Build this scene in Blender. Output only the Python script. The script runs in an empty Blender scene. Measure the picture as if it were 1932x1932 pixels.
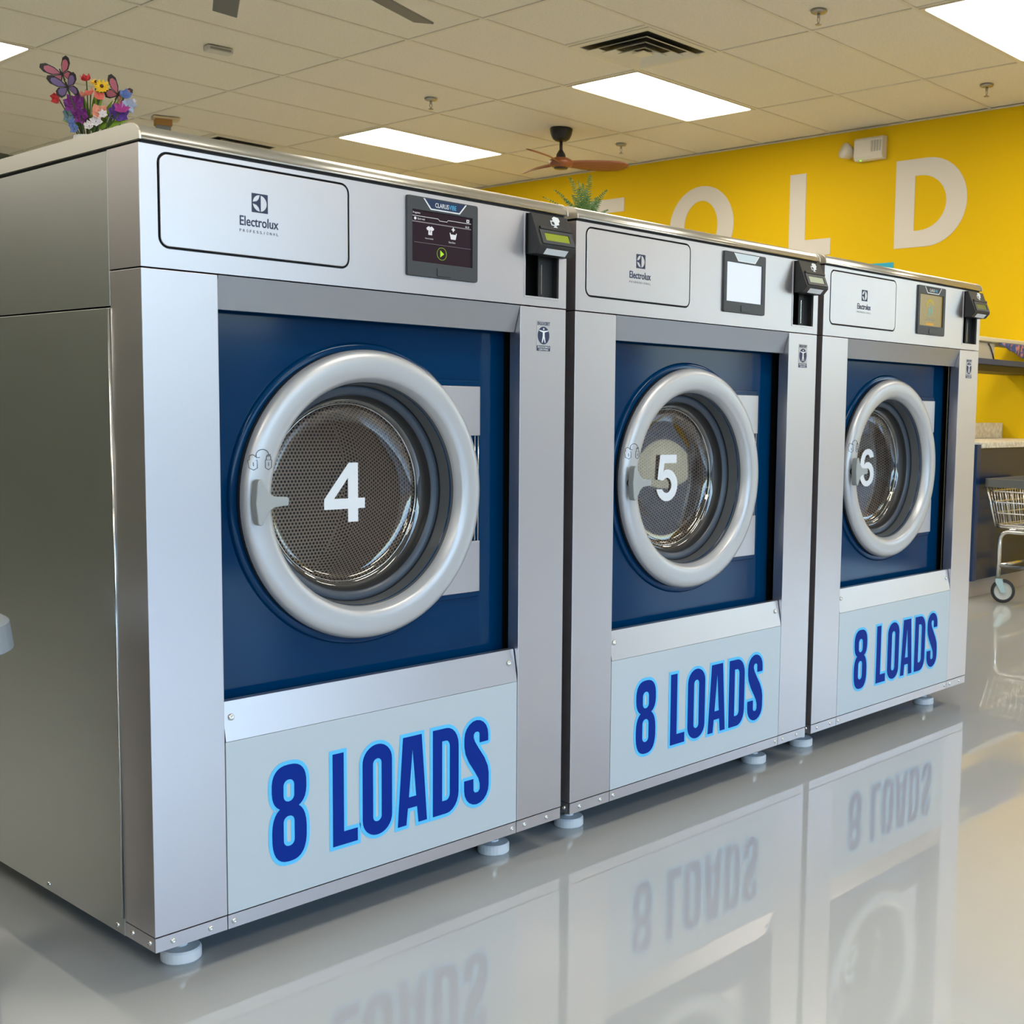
import bpy, bmesh, math, random
from mathutils import Vector, Matrix
from mathutils.geometry import tessellate_polygon
PI = math.pi
R_ = math.radians
sc = bpy.context.scene
C = sc.collection

# ------------------------------------------------------------------ camera, sky, exposure
cam_d = bpy.data.cameras.new('camera'); cam = bpy.data.objects.new('camera', cam_d); C.objects.link(cam)
yaw, pitch, roll = -0.8551, -0.0953, 0.0163
fw = Vector((-math.sin(yaw)*math.cos(pitch), math.cos(yaw)*math.cos(pitch), math.sin(pitch)))
rt = Vector((math.cos(yaw), math.sin(yaw), 0)); up = rt.cross(fw)
r2 = math.cos(roll)*rt + math.sin(roll)*up; u2 = -math.sin(roll)*rt + math.cos(roll)*up
M = Matrix((( r2.x, u2.x, -fw.x, -1.0259), (r2.y, u2.y, -fw.y, -1.9891), (r2.z, u2.z, -fw.z, 1.0301), (0, 0, 0, 1)))
cam.matrix_world = M
cam_d.sensor_width = 36; cam_d.lens = 2343.678/1932*36
cam_d.shift_x = (966-1204.77)/1932; cam_d.shift_y = (995.84-966)/1932
cam_d.clip_start = 0.02; cam_d.clip_end = 300
cam_d.dof.use_dof = True; cam_d.dof.focus_distance = 3.0; cam_d.dof.aperture_fstop = 14.0
sc.camera = cam
sc.view_settings.view_transform = 'Standard'; sc.view_settings.look = 'None'
sc.view_settings.exposure = 0.0; sc.view_settings.gamma = 1.0; sc.view_settings.use_curve_mapping = False

w = bpy.data.worlds.new('sky'); sc.world = w; w.use_nodes = True
nt = w.node_tree; nt.nodes.clear()
out = nt.nodes.new('ShaderNodeOutputWorld'); bg = nt.nodes.new('ShaderNodeBackground')
sky = nt.nodes.new('ShaderNodeTexSky'); sky.sky_type = 'NISHITA'
sky.sun_elevation = R_(55); sky.sun_rotation = R_(25); sky.sun_disc = False; sky.air_density = 1.0; sky.dust_density = 1.2
bg.inputs[1].default_value = 1.06
nt.links.new(sky.outputs[0], bg.inputs[0]); nt.links.new(bg.outputs[0], out.inputs[0])
SUN_E = 2.2
sd = bpy.data.lights.new('sun', 'SUN'); sd.energy = SUN_E; sd.angle = R_(1.0); sd.color = (1, .95, .87)
sun = bpy.data.objects.new('sun', sd); C.objects.link(sun)
sun.rotation_euler = (R_(-38), R_(12), 0)      # high sun from behind the shop: nothing direct comes in
PANEL_E = 16.0

# ------------------------------------------------------------------ helpers
def mat(name, col, rough=.5, metal=0.0, **k):
    m = bpy.data.materials.new(name); m.use_nodes = True
    b = m.node_tree.nodes['Principled BSDF']
    b.inputs['Base Color'].default_value = (*col, 1); b.inputs['Roughness'].default_value = rough
    b.inputs['Metallic'].default_value = metal
    for kk, v in k.items():
        b.inputs[kk.replace('_', ' ')].default_value = v
    return m
def nodes(m): return m.node_tree.nodes, m.node_tree.links, m.node_tree.nodes['Principled BSDF']
def coords(m, scale=(1, 1, 1), kind='Object'):
    n, l, b = nodes(m); tc = n.new('ShaderNodeTexCoord'); mp = n.new('ShaderNodeMapping')
    mp.inputs['Scale'].default_value = scale; l.new(tc.outputs[kind], mp.inputs[0]); return mp.outputs[0]
def noise(m, scale, vec=None, detail=3):
    n, l, b = nodes(m); t = n.new('ShaderNodeTexNoise'); t.inputs['Scale'].default_value = scale; t.inputs['Detail'].default_value = detail
    if vec is not None: l.new(vec, t.inputs['Vector'])
    return t.outputs['Fac']
def remap(m, fac, a, b_, c, d):
    n, l, b = nodes(m); r = n.new('ShaderNodeMapRange'); l.new(fac, r.inputs[0])
    for i, v in enumerate((a, b_, c, d)): r.inputs[i+1].default_value = v
    return r.outputs[0]
def bump(m, fac, strength, dist=.001):
    n, l, b = nodes(m); bp = n.new('ShaderNodeBump'); bp.inputs['Strength'].default_value = strength; bp.inputs['Distance'].default_value = dist
    l.new(fac, bp.inputs['Height']); l.new(bp.outputs[0], b.inputs['Normal']); return bp
def mixcol(m, fac, c1, c2):
    n, l, b = nodes(m); x = n.new('ShaderNodeMix'); x.data_type = 'RGBA'; l.new(fac, x.inputs[0])
    x.inputs[6].default_value = (*c1, 1); x.inputs[7].default_value = (*c2, 1); l.new(x.outputs[2], b.inputs['Base Color']); return x
def emis(name, col, s):
    m = mat(name, (0, 0, 0), .4); b = m.node_tree.nodes['Principled BSDF']
    b.inputs['Emission Color'].default_value = (*col, 1); b.inputs['Emission Strength'].default_value = s; return m

def tag(o, label=None, cat=None, group=None, kind=None):
    if label: o['label'] = label
    if cat: o['category'] = cat
    if group: o['group'] = group
    if kind: o['kind'] = kind
    return o
def empty(name, loc=(0, 0, 0), rz=0, **k):
    o = bpy.data.objects.new(name, None); C.objects.link(o); o.location = loc; o.rotation_euler = (0, 0, rz); o.empty_display_size = .05
    return tag(o, **k)
def obj(name, bm, m, parent=None, smooth=False, bevel=0, segs=2, **k):
    me = bpy.data.meshes.new(name); bm.normal_update(); bm.to_mesh(me); bm.free()
    if isinstance(m, (list, tuple)):
        for x in m: me.materials.append(x)
    else: me.materials.append(m)
    if smooth:
        for p in me.polygons: p.use_smooth = True
    o = bpy.data.objects.new(name, me); C.objects.link(o)
    if parent: o.parent = parent
    if bevel:
        md = o.modifiers.new('bevel', 'BEVEL'); md.width = bevel; md.segments = segs; md.limit_method = 'ANGLE'; md.angle_limit = R_(35)
        me.polygons.foreach_set('use_smooth', [True]*len(me.polygons)); md.harden_normals = True
    return tag(o, **k)
def box(bm, x0, x1, y0, y1, z0, z1, mi=0):
    v = [bm.verts.new(p) for p in ((x0, y0, z0), (x1, y0, z0), (x1, y1, z0), (x0, y1, z0), (x0, y0, z1), (x1, y0, z1), (x1, y1, z1), (x0, y1, z1))]
    for f in ((3, 2, 1, 0), (4, 5, 6, 7), (0, 1, 5, 4), (1, 2, 6, 5), (2, 3, 7, 6), (3, 0, 4, 7)):
        bm.faces.new([v[i] for i in f]).material_index = mi
    return v
def bx(*a):
    bm = bmesh.new(); box(bm, *a); return bm
def plate(bm, outer, holes, y0, y1, mp=None, mi=0):
    """polygon with holes in the x-z plane, from front y0 to back y1"""
    mp = mp or (lambda x, y, z: (x, y, z))
    loops = [outer] + list(holes)
    tri = tessellate_polygon([[Vector((p[0], p[1], 0)) for p in lp] for lp in loops])
    flat = [p for lp in loops for p in lp]
    fr = [bm.verts.new(mp(p[0], y0, p[1])) for p in flat]; bk = [bm.verts.new(mp(p[0], y1, p[1])) for p in flat]
    for t in tri:
        try:
            bm.faces.new([fr[i] for i in t]).material_index = mi
            bm.faces.new([bk[i] for i in reversed(t)]).material_index = mi
        except ValueError: pass
    i = 0
    for lp in loops:
        n = len(lp)
        for j in range(n):
            a, b = i+j, i+(j+1) % n
            try: bm.faces.new((fr[a], bk[a], bk[b], fr[b])).material_index = mi
            except ValueError: pass
        i += n
    bmesh.ops.recalc_face_normals(bm, faces=bm.faces)
    bmesh.ops.dissolve_limit(bm, angle_limit=R_(1), verts=bm.verts, edges=bm.edges)
    return bm
def pl(outer, holes, y0, y1, mp=None):
    return plate(bmesh.new(), outer, holes, y0, y1, mp)
def rect(x0, x1, z0, z1): return [(x0, z0), (x1, z0), (x1, z1), (x0, z1)]
def rrect(x0, x1, z0, z1, r, n=6):
    o = []
    for cx, cz, a in ((x1-r, z1-r, 0), (x0+r, z1-r, 90), (x0+r, z0+r, 180), (x1-r, z0+r, 270)):
        for i in range(n+1):
            t = R_(a+90*i/n); o.append((cx+r*math.cos(t), cz+r*math.sin(t)))
    return o
def circ(cx, cz, r, n=48, rz=None):
    return [(cx+r*math.cos(2*PI*i/n), cz+(rz or r)*math.sin(2*PI*i/n)) for i in range(n)]
def lathe(prof, cx, cz, n=96, axis='Y', bm=None, cy=0, close=False):
    """profile of (r, h); axis Y: h is y and the circle lies in x-z; axis Z: h is z, circle in x-y about (cx, cz)"""
    bm = bm or bmesh.new(); rings = []
    for r, h in prof:
        ring = []
        for i in range(n):
            t = 2*PI*i/n
            if axis == 'Y': p = (cx+r*math.cos(t), h, cz+r*math.sin(t))
            else: p = (cx+r*math.cos(t), cz+r*math.sin(t), h)
            ring.append(bm.verts.new(p))
        rings.append(ring)
    for a, b in zip(rings, rings[1:]):
        for i in range(n):
            j = (i+1) % n; bm.faces.new((a[i], a[j], b[j], b[i]))
    if close:
        bm.faces.new(rings[0]); bm.faces.new(rings[-1])
    bmesh.ops.recalc_face_normals(bm, faces=bm.faces)
    return bm
def tube(pts, r, n=10, bm=None, closed=False, radii=None):
    bm = bm or bmesh.new(); pts = [Vector(p) for p in pts]; rings = []; prev = None
    for i, p in enumerate(pts):
        a = pts[i-1] if (i > 0 or closed) else p; b = pts[(i+1) % len(pts)] if (i < len(pts)-1 or closed) else p
        d = (b-a).normalized()
        if prev is None:
            s = d.orthogonal().normalized()
        else:
            s = (prev - d*prev.dot(d)).normalized()
        prev = s; t = d.cross(s); rr = radii[i] if radii else r
        rings.append([bm.verts.new(p + rr*(s*math.cos(2*PI*k/n)+t*math.sin(2*PI*k/n))) for k in range(n)])
    m_ = len(rings)
    for i in range(m_ if closed else m_-1):
        a, b = rings[i], rings[(i+1) % m_]
        for k in range(n): bm.faces.new((a[k], a[(k+1) % n], b[(k+1) % n], b[k]))
    if not closed:
        bm.faces.new(rings[0][::-1]); bm.faces.new(rings[-1])
    return bm
def offset_loop(lp, d):
    """grow a CCW loop outward by d (negative shrinks)"""
    n = len(lp); area = sum(lp[i][0]*lp[(i+1) % n][1]-lp[(i+1) % n][0]*lp[i][1] for i in range(n))
    s = 1 if area > 0 else -1; o = []
    for i in range(n):
        p0, p1, p2 = Vector(lp[i-1]), Vector(lp[i]), Vector(lp[(i+1) % n])
        e1 = (p1-p0).normalized(); e2 = (p2-p1).normalized()
        n1 = Vector((e1.y, -e1.x))*s; n2 = Vector((e2.y, -e2.x))*s
        b = (n1+n2); 
        if b.length < 1e-6: b = n1
        b.normalize(); k = d/max(.45, b.dot(n1)); o.append((p1.x+b.x*k, p1.y+b.y*k))
    return o
_font_cache = {}
def text_polys(body, off=0.0):
    """glyph triangles of the built-in font normalised to its own box"""
    key = (body, off)
    if key not in _font_cache:
        cu = bpy.data.curves.new('tmp', 'FONT'); cu.body = body; cu.size = 1; cu.offset = off; cu.resolution_u = 3
        to = bpy.data.objects.new('tmp', cu); C.objects.link(to)
        dg = bpy.context.evaluated_depsgraph_get(); me = bpy.data.meshes.new_from_object(to.evaluated_get(dg))
        vs = [(v.co.x, v.co.y) for v in me.vertices]; fs = [tuple(p.vertices) for p in me.polygons]
        bpy.data.objects.remove(to); bpy.data.curves.remove(cu); bpy.data.meshes.remove(me)
        x0 = min(v[0] for v in vs); x1 = max(v[0] for v in vs); y0 = min(v[1] for v in vs); y1 = max(v[1] for v in vs)
        _font_cache[key] = ([((x-x0)/(x1-x0), (y-y0)/(y1-y0)) for x, y in vs], fs)
    return _font_cache[key]
def text(body, x0, x1, z0, z1, y, off=0.0, bm=None, mp=None):
    bm = bm or bmesh.new(); vs, fs = text_polys(body, off); mp = mp or (lambda x, y, z: (x, y, z))
    vv = [bm.verts.new(mp(x0+a*(x1-x0), y, z0+b*(z1-z0))) for a, b in vs]
    for f in fs:
        try: bm.faces.new([vv[i] for i in f])
        except ValueError: pass
    return bm
def thicken(bm, d):
    g = bmesh.ops.extrude_face_region(bm, geom=list(bm.faces)); vs = [e for e in g['geom'] if isinstance(e, bmesh.types.BMVert)]
    bmesh.ops.translate(bm, verts=vs, vec=d); bmesh.ops.recalc_face_normals(bm, faces=bm.faces); return bm

# ------------------------------------------------------------------ materials
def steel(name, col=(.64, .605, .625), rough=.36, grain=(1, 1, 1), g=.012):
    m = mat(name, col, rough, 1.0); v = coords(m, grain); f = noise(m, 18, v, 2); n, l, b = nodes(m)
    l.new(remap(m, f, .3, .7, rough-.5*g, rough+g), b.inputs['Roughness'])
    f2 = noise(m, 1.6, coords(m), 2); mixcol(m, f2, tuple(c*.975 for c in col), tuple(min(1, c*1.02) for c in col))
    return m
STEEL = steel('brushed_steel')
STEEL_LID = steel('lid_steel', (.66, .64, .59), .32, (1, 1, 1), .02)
STEEL_SIDE_SHADE = steel('side_steel_shaded', (.53, .54, .53), .36)  # same steel, with the dim greenish reflection put into its base colour
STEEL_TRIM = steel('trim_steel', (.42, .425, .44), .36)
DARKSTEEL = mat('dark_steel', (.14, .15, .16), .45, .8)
CHROME = mat('chrome', (.75, .75, .75), .15, 1.0)
SCREW = mat('screw_metal', (.7, .7, .68), .25, 1.0)
BLACK = mat('black_void', (.006, .006, .007), .6)
BLKP = mat('black_plastic', (.018, .018, .019), .45)
GREYP = mat('display_bezel', (.045, .048, .055), .42)
BLUE = mat('blue_enamel', (.0, .031, .10), .10, 0, Specular_IOR_Level=.22)
VINYL = mat('silver_vinyl', (.52, .58, .62), .38, .15)
NAVYTXT = mat('navy_vinyl', (.0, .022, .25), .5, 0, Specular_IOR_Level=.15)
CYAN = mat('cyan_vinyl', (.10, .55, .92), .4)
NAVY = mat('navy_print', (.02, .03, .08), .5)
LETTER = mat('white_vinyl', (.80, .82, .85), .4)
RING = mat('door_ring_silver', (.53, .535, .555), .36, .45)
KNOB = mat('grey_handle', (.35, .37, .375), .45)
CONE = mat('grey_door_liner', (.11, .115, .12), .38, .3)
GASKET = mat('blue_grey_rubber', (.045, .06, .085), .35)
FOOTM = mat('white_foot', (.80, .81, .82), .5)
LCD = emis('lcd_green', (.42, .52, .02), .65)
LCDP = emis('lcd_pale', (.55, .62, .42), .75)
LCDD = emis('lcd_dim', (.20, .22, .01), .6)
def drum_mat():
    m = mat('perforated_drum', (.34, .25, .19), .42, .1); n, l, b = nodes(m)
    tc = n.new('ShaderNodeTexCoord'); sep = n.new('ShaderNodeSeparateXYZ'); l.new(tc.outputs['UV'], sep.inputs[0])
    def mth(op, a, c=None):
        x = n.new('ShaderNodeMath'); x.operation = op
        for i, v in enumerate((a, c)):
            if v is None: continue
            if isinstance(v, (int, float)): x.inputs[i].default_value = v
            else: l.new(v, x.inputs[i])
        return x.outputs[0]
    p = .0096; q = p*math.sqrt(3)
    def cell(ox, oy):
        u = mth('SUBTRACT', mth('FRACT', mth('ADD', mth('DIVIDE', sep.outputs[0], p), ox)), .5)
        v = mth('MULTIPLY', mth('SUBTRACT', mth('FRACT', mth('ADD', mth('DIVIDE', sep.outputs[1], q), oy)), .5), math.sqrt(3))
        return mth('SQRT', mth('ADD', mth('MULTIPLY', u, u), mth('MULTIPLY', v, v)))
    d = mth('MINIMUM', cell(0, 0), cell(.5, .5))
    f = remap(m, d, .27, .36, 0, 1)
    mixcol(m, f, (.012, .009, .007), (.86, .69, .55))
    bump(m, f, .5, .002); return m
DRUM = drum_mat()
def thin_glass(name, tint=(.96, .97, .98), rough=.0, ior=1.5, boost=1.0):
    m = bpy.data.materials.new(name); m.use_nodes = True; n = m.node_tree.nodes; l = m.node_tree.links; n.clear()
    o = n.new('ShaderNodeOutputMaterial'); t = n.new('ShaderNodeBsdfTransparent'); g = n.new('ShaderNodeBsdfGlossy'); x = n.new('ShaderNodeMixShader')
    f = n.new('ShaderNodeLayerWeight'); f.inputs[0].default_value = .5; t.inputs[0].default_value = (*tint, 1); g.inputs['Roughness'].default_value = rough
    mm = n.new('ShaderNodeMath'); mm.operation = 'MULTIPLY'; mm.inputs[1].default_value = boost; mm.use_clamp = True
    f0 = ((ior-1)/(ior+1))**2
    pw = n.new('ShaderNodeMath'); pw.operation = 'POWER'; pw.inputs[1].default_value = 5; l.new(f.outputs['Facing'], pw.inputs[0])
    ma = n.new('ShaderNodeMath'); ma.operation = 'MULTIPLY_ADD'; ma.inputs[1].default_value = 1-f0; ma.inputs[2].default_value = f0; l.new(pw.outputs[0], ma.inputs[0])
    l.new(ma.outputs[0], mm.inputs[0]); l.new(mm.outputs[0], x.inputs[0]); l.new(t.outputs[0], x.inputs[1]); l.new(g.outputs[0], x.inputs[2]); l.new(x.outputs[0], o.inputs[0])
    return m
GLASS = thin_glass('door_glass', (.985, .98, .97), .0, 1.6, 2.8)
PANE = thin_glass('window_glass', (.92, .95, .95), .0, 1.45, 1.0)
YELLOW = mat('yellow_paint', (.82, .53, .001), .7, 0, Specular_IOR_Level=.2); bump(YELLOW, noise(YELLOW, 120, coords(YELLOW)), .12, .001)
WHITEP = mat('warm_white_paint', (.72, .70, .66), .6)
WALLG = mat('grey_green_paint', (.10, .122, .10), .6)
NAVYW = mat('navy_wall_paint', (.06, .09, .28), .6)
def tile_mat():
    m = mat('ceiling_tile', (.80, .77, .68), .85); f = noise(m, 90, coords(m), 5); mixcol(m, remap(m, f, .35, .65, 0, 1), (.755, .715, .615), (.82, .785, .69))
    bump(m, f, .35, .003); return m
TILE = tile_mat()
TBAR = mat('ceiling_tee', (.72, .68, .57), .5)
def floor_mat():
    m = mat('grey_epoxy', (.42, .43, .41), .35, 0, Coat_Weight=1.0, Coat_Roughness=.015, Coat_IOR=1.55, Specular_IOR_Level=.1); n, l, b = nodes(m)
    c = coords(m, (1, 1, 1)); f1 = noise(m, 2.2, c, 3); f2 = noise(m, 26, c, 2)
    x = mixcol(m, f1, (.43, .45, .455), (.49, .51, .515))
    a = n.new('ShaderNodeMath'); a.operation = 'MULTIPLY_ADD'; l.new(f2, a.inputs[0]); a.inputs[1].default_value = .08; a.inputs[2].default_value = 0
    bp = bump(m, a.outputs[0], .16, .0045); l.new(bp.outputs[0], b.inputs['Coat Normal']); return m
FLOOR = floor_mat()
LIGHTP = emis('light_panel', (1.0, .92, .78), PANEL_E)

# ------------------------------------------------------------------ the room
GX, GY, HC = 4.6598, 3.0202, 3.0285
XW, XL, YF, YB = 6.782, -6.2, -5.0, 8.82
obj('floor', bx(XL, XW, YF, YB, -.1, 0), FLOOR, kind='structure')
obj('ceiling', bx(XL, XW, YF, YB, HC+.004, HC+.12), TILE, kind='structure')
g = bmesh.new()
k = -9
while GX+k*.6096*2 < XW:
    x = GX+k*1.2192
    if x > XL: box(g, x-.010, x+.010, YF, YB, HC-.001, HC+.006)
    k += 1
for k in range(-14, 11):
    y = GY+k*.6096
    if YF < y < YB: box(g, XL, XW, y-.010, y+.010, HC-.0016, HC+.0056)
# half-cell bar for the square vents
for yy in (GY-.6096, ): box(g, GX-.6096-.012, GX-.6096+.012, yy, GY, HC-.001, HC+.006)
box(g, GX-.6096-.012, GX-.6096+.012, GY+.6096*6, GY+.6096*7, HC-.001, HC+.006)
obj('trim_1', g, TBAR, kind='structure')
g = bmesh.new(); box(g, XW-.014, XW, YF, YB, HC-.010, HC-.002); obj('trim_2', g, TBAR, kind='structure')
# right wall: yellow, solid to y=-2.1, glazed further along
g = bmesh.new()
box(g, XW, XW+.15, -2.1, YB, 0, HC+.1); box(g, XW, XW+.15, -3.64, -3.3, 0, HC+.1); box(g, XW, XW+.15, YF-.15, -4.75, 0, HC+.1)
box(g, XW, XW+.15, -4.75, -2.1, 2.55, HC+.1)
obj('wall_right', g, YELLOW, kind='structure')
obj('wall_left_added_shade', bx(-1.80, -1.62, .9, YB, 0, 2.0), WALLG, kind='structure')  # added out of view: shades the machine side and floor, darkens the reflection
obj('wall_back', bx(XL, XW, YB, YB+.15, 0, HC+.1), WALLG, kind='structure')
obj('wall_left', bx(XL-.15, XL, YF-.15, YB+.15, 0, HC+.1), WALLG, kind='structure')
g = bmesh.new()
box(g, 3.65, XW+.15, YF-.15, YF, 0, HC+.1); box(g, XL, -4.6, YF-.15, YF, 0, HC+.1); box(g, -4.6, 3.65, YF-.15, YF, 2.6, HC+.1)
obj('wall_front', g, mat('grey_lilac_paint', (.17, .165, .18), .6), kind='structure')
ALU = mat('window_frame_metal', (.12, .12, .12), .4, .8)
def window(name, a0, a1, z0, z1, n, along, pos):
    f = bmesh.new(); p = bmesh.new()
    def b_(bm, s0, s1, za, zb, d):
        if along == 'x': box(bm, s0, s1, pos-d, pos+d, za, zb)
        else: box(bm, pos-d, pos+d, s0, s1, za, zb)
    for i in range(n+1):
        s = a0+(a1-a0)*i/n; s = min(max(s, a0+.025), a1-.025); b_(f, s-.025, s+.025, z0, z1, .03)
    for z in (z0+.03, z1-.03): b_(f, a0, a1, z-.03, z+.03, .028)
    b_(p, a0, a1, z0, z1, .004)
    o = obj(name, f, ALU, kind='structure'); obj('window_pane', p, PANE, o)
window('window_1', -4.6, 3.65, 0, 2.6, 5, 'x', YF-.07)
window('window_2', -4.75, -3.64, 0, 2.55, 1, 'y', XW+.07)
window('window_3', -3.3, -2.1, 0, 2.55, 1, 'y', XW+.07)
ASPH = mat('asphalt', (.07, .07, .072), .8)
g = bmesh.new()
box(g, -60, 70, -70, YF-.2, -.25, -.12); box(g, XW+.2, 70, YF-.2, 40, -.25, -.12)
obj('ground', g, ASPH, kind='structure')
g = bmesh.new(); box(g, -50, 60, -62, -55, -.1, 4.6); box(g, 60, 66, -40, 30, -.1, 4.2)
obj('trim_3', g, mat('distant_shops', (.16, .13, .11), .8), kind='structure')
# recessed light panels
lights = []
for i, gx_ in enumerate((GX-9*1.2192, GX-6*1.2192, GX-3*1.2192, GX)):
    for j in range(-12, 12, 4):
        y0 = GY+j*.6096
        lights.append((gx_, y0))
lab = {(3, 2): 'bright white ceiling light panel above the second machine, next to the square air vent',
       (3, 1): 'large white ceiling light panel cut by the upper right corner of the view',
       (3, 3): 'white ceiling light panel beyond the first machine, left of the wooden fan',
       (2, 3): 'white ceiling light panel at the upper left edge, above the flowers'}
for n_, (gx_, y0) in enumerate(lights):
    y0 += 0
    i, j = n_//6, n_ % 6
    # rows run y = GY+.6096*{-12..8}; shift so that the seen ones fall on the photographed cells
    yy = y0
    # cells seen: GY (+0..1), GY-4*.6096, GY+4*.6096
    r = empty('ceiling_light', (gx_+.6096, yy+.3048, HC), group='recessed ceiling light panels', cat='ceiling light')
    r['label'] = lab.get((i, j-1), 'recessed white ceiling light panel outside the photographed part of the ceiling')
    hx, hy = .6096-.014, .3048-.014
    obj('frame', pl(rect(-hx, hx, -hy, hy), [rrect(-hx+.016, hx-.016, -hy+.016, hy-.016, .02, 4)], -.004, .01, lambda x, y, z: (x, z, y)), TBAR, r)
    obj('diffuser', pl(rrect(-hx+.017, hx-.017, -hy+.017, hy-.017, .02, 4), [], -.0005, .004, lambda x, y, z: (x, z, y)), LIGHTP, r)

# ------------------------------------------------------------------ washing machines
ZS, ZT, ZB, ZK, XA, XB = 1.2512, 1.4515, .0997, .073, .1396, .8585
DEP, D1 = 1.08, .1088
DX, DZ = .489, .8505
def lobe(cz, rz, a0, a1, n=26):
    o = []
    for i in range(n+1):
        a = R_(a0+(a1-a0)*i/n); c_, s_ = math.cos(a), math.sin(a); e = 2/2.6
        o.append((.2697+.0375*math.copysign(abs(c_)**e, c_), cz+rz*math.copysign(abs(s_)**e, s_)))
    return o
G8 = dict(outer=lobe(.3113, .0432, -63, 243)+lobe(.2217, .0546, 117, 423),
          holes=[rrect(.2571, .2808, .2833, .3257, .0115, 5), rrect(.2567, .2808, .1971, .2556, .0115, 5)])
GL = dict(outer=[(.367, .168), (.425, .168), (.425, .194), (.3925, .194), (.3925, .353), (.367, .353)], holes=[])
GO = dict(outer=rrect(.4375, .5096, .1675, .3535, .0355, 8), holes=[rrect(.4625, .484, .195, .3244, .0105, 5)])
GA = dict(outer=[(.5243, .168), (.5461, .168), (.550, .2025), (.5742, .2025), (.5779, .168), (.600, .168), (.5861, .353), (.538, .353)], holes=[[(.5525, .2255), (.5720, .2255), (.5625, .327)]])
def dshape(x0, x1, z0, z1, r): 
    o = [(x0, z0)]
    for a in range(-90, 1, 15): o.append((x1-r+r*math.cos(R_(a)), z0+r*1.25+r*1.25*math.sin(R_(a))))
    for a in range(0, 91, 15): o.append((x1-r+r*math.cos(R_(a)), z1-r*1.25+r*1.25*math.sin(R_(a))))
    return o+[(x0, z1)]
GD = dict(outer=dshape(.6162, .6863, .168, .353, .034), holes=[dshape(.6408, .6622, .1966, .3262, .0110)])
def arc(cx, cz, rx, rz, a0, a1, n=8): return [(cx+rx*math.cos(R_(a0+(a1-a0)*i/n)), cz+rz*math.sin(R_(a0+(a1-a0)*i/n))) for i in range(n+1)]
# S: outer edge counter-clockwise
S_out = (arc(.7373, .205, .035, .037, 180, 360, 10)
         + [(.7723, .2320), (.7695, .2480), (.7600, .2680), (.7430, .2920), (.7325, .3080), (.7285, .3180), (.7290, .3245), (.7330, .3290), (.7415, .3290), (.7458, .3245), (.7460, .3040), (.7705, .3040)]
         + arc(.7367, .3185, .0338, .0362, 0, 180, 10) + [(.7029, .3010), (.7065, .2840), (.7160, .2650), (.7335, .2400), (.7435, .2240), (.7470, .2120)]
         + [(.7468, .2000), (.7425, .1948), (.7330, .1948), (.7287, .2000), (.7282, .2260), (.7023, .2260)])
GS = dict(outer=S_out, holes=[], strips=True)
def F4():
    return [(.26, 0), (.26, 0)]
def num_poly(n):
    """digits in a 0..1 x 0..1 box (outer, holes)"""
    if n == 4:
        return [(.58, 0), (.83, 0), (.83, .225), (1, .225), (1, .40), (.83, .40), (.83, 1), (.60, 1), (0, .40), (0, .225), (.58, .225)], [[(.24, .40), (.58, .40), (.58, .745)]]
    if n == 5:
        o = [(.10, .46), (.20, .985), (.93, .985), (.93, .80), (.39, .80), (.35, .615)]
        o += arc(.52, .325, .47, .345, 105, -168, 16)
        o += [(.30, .245)] + arc(.50, .325, .215, .165, 205, 460, 14)[1:] + [(.33, .43)]
        return o, []
    o = arc(.50, .325, .49, .335, -180, 90, 18) + arc(.42, .56, .15, .10, 80, 130, 3)[0:0]
    o = arc(.52, .325, .48, .325, -180, 90, 22) + [(.42, .640), (.34, .600), (.31, .560)]
    o += [(.32, .68), (.37, .78), (.44, .835), (.52, .85), (.62, .83), (.68, .76), (.955, .78), (.90, .89), (.78, .965), (.64, .995), (.52, 1.0), (.33, .97), (.17, .88), (.07, .73), (.035, .56), (.03, .42)]
    return o, [circ(.52, .315, .215, 24, .17)]

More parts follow.
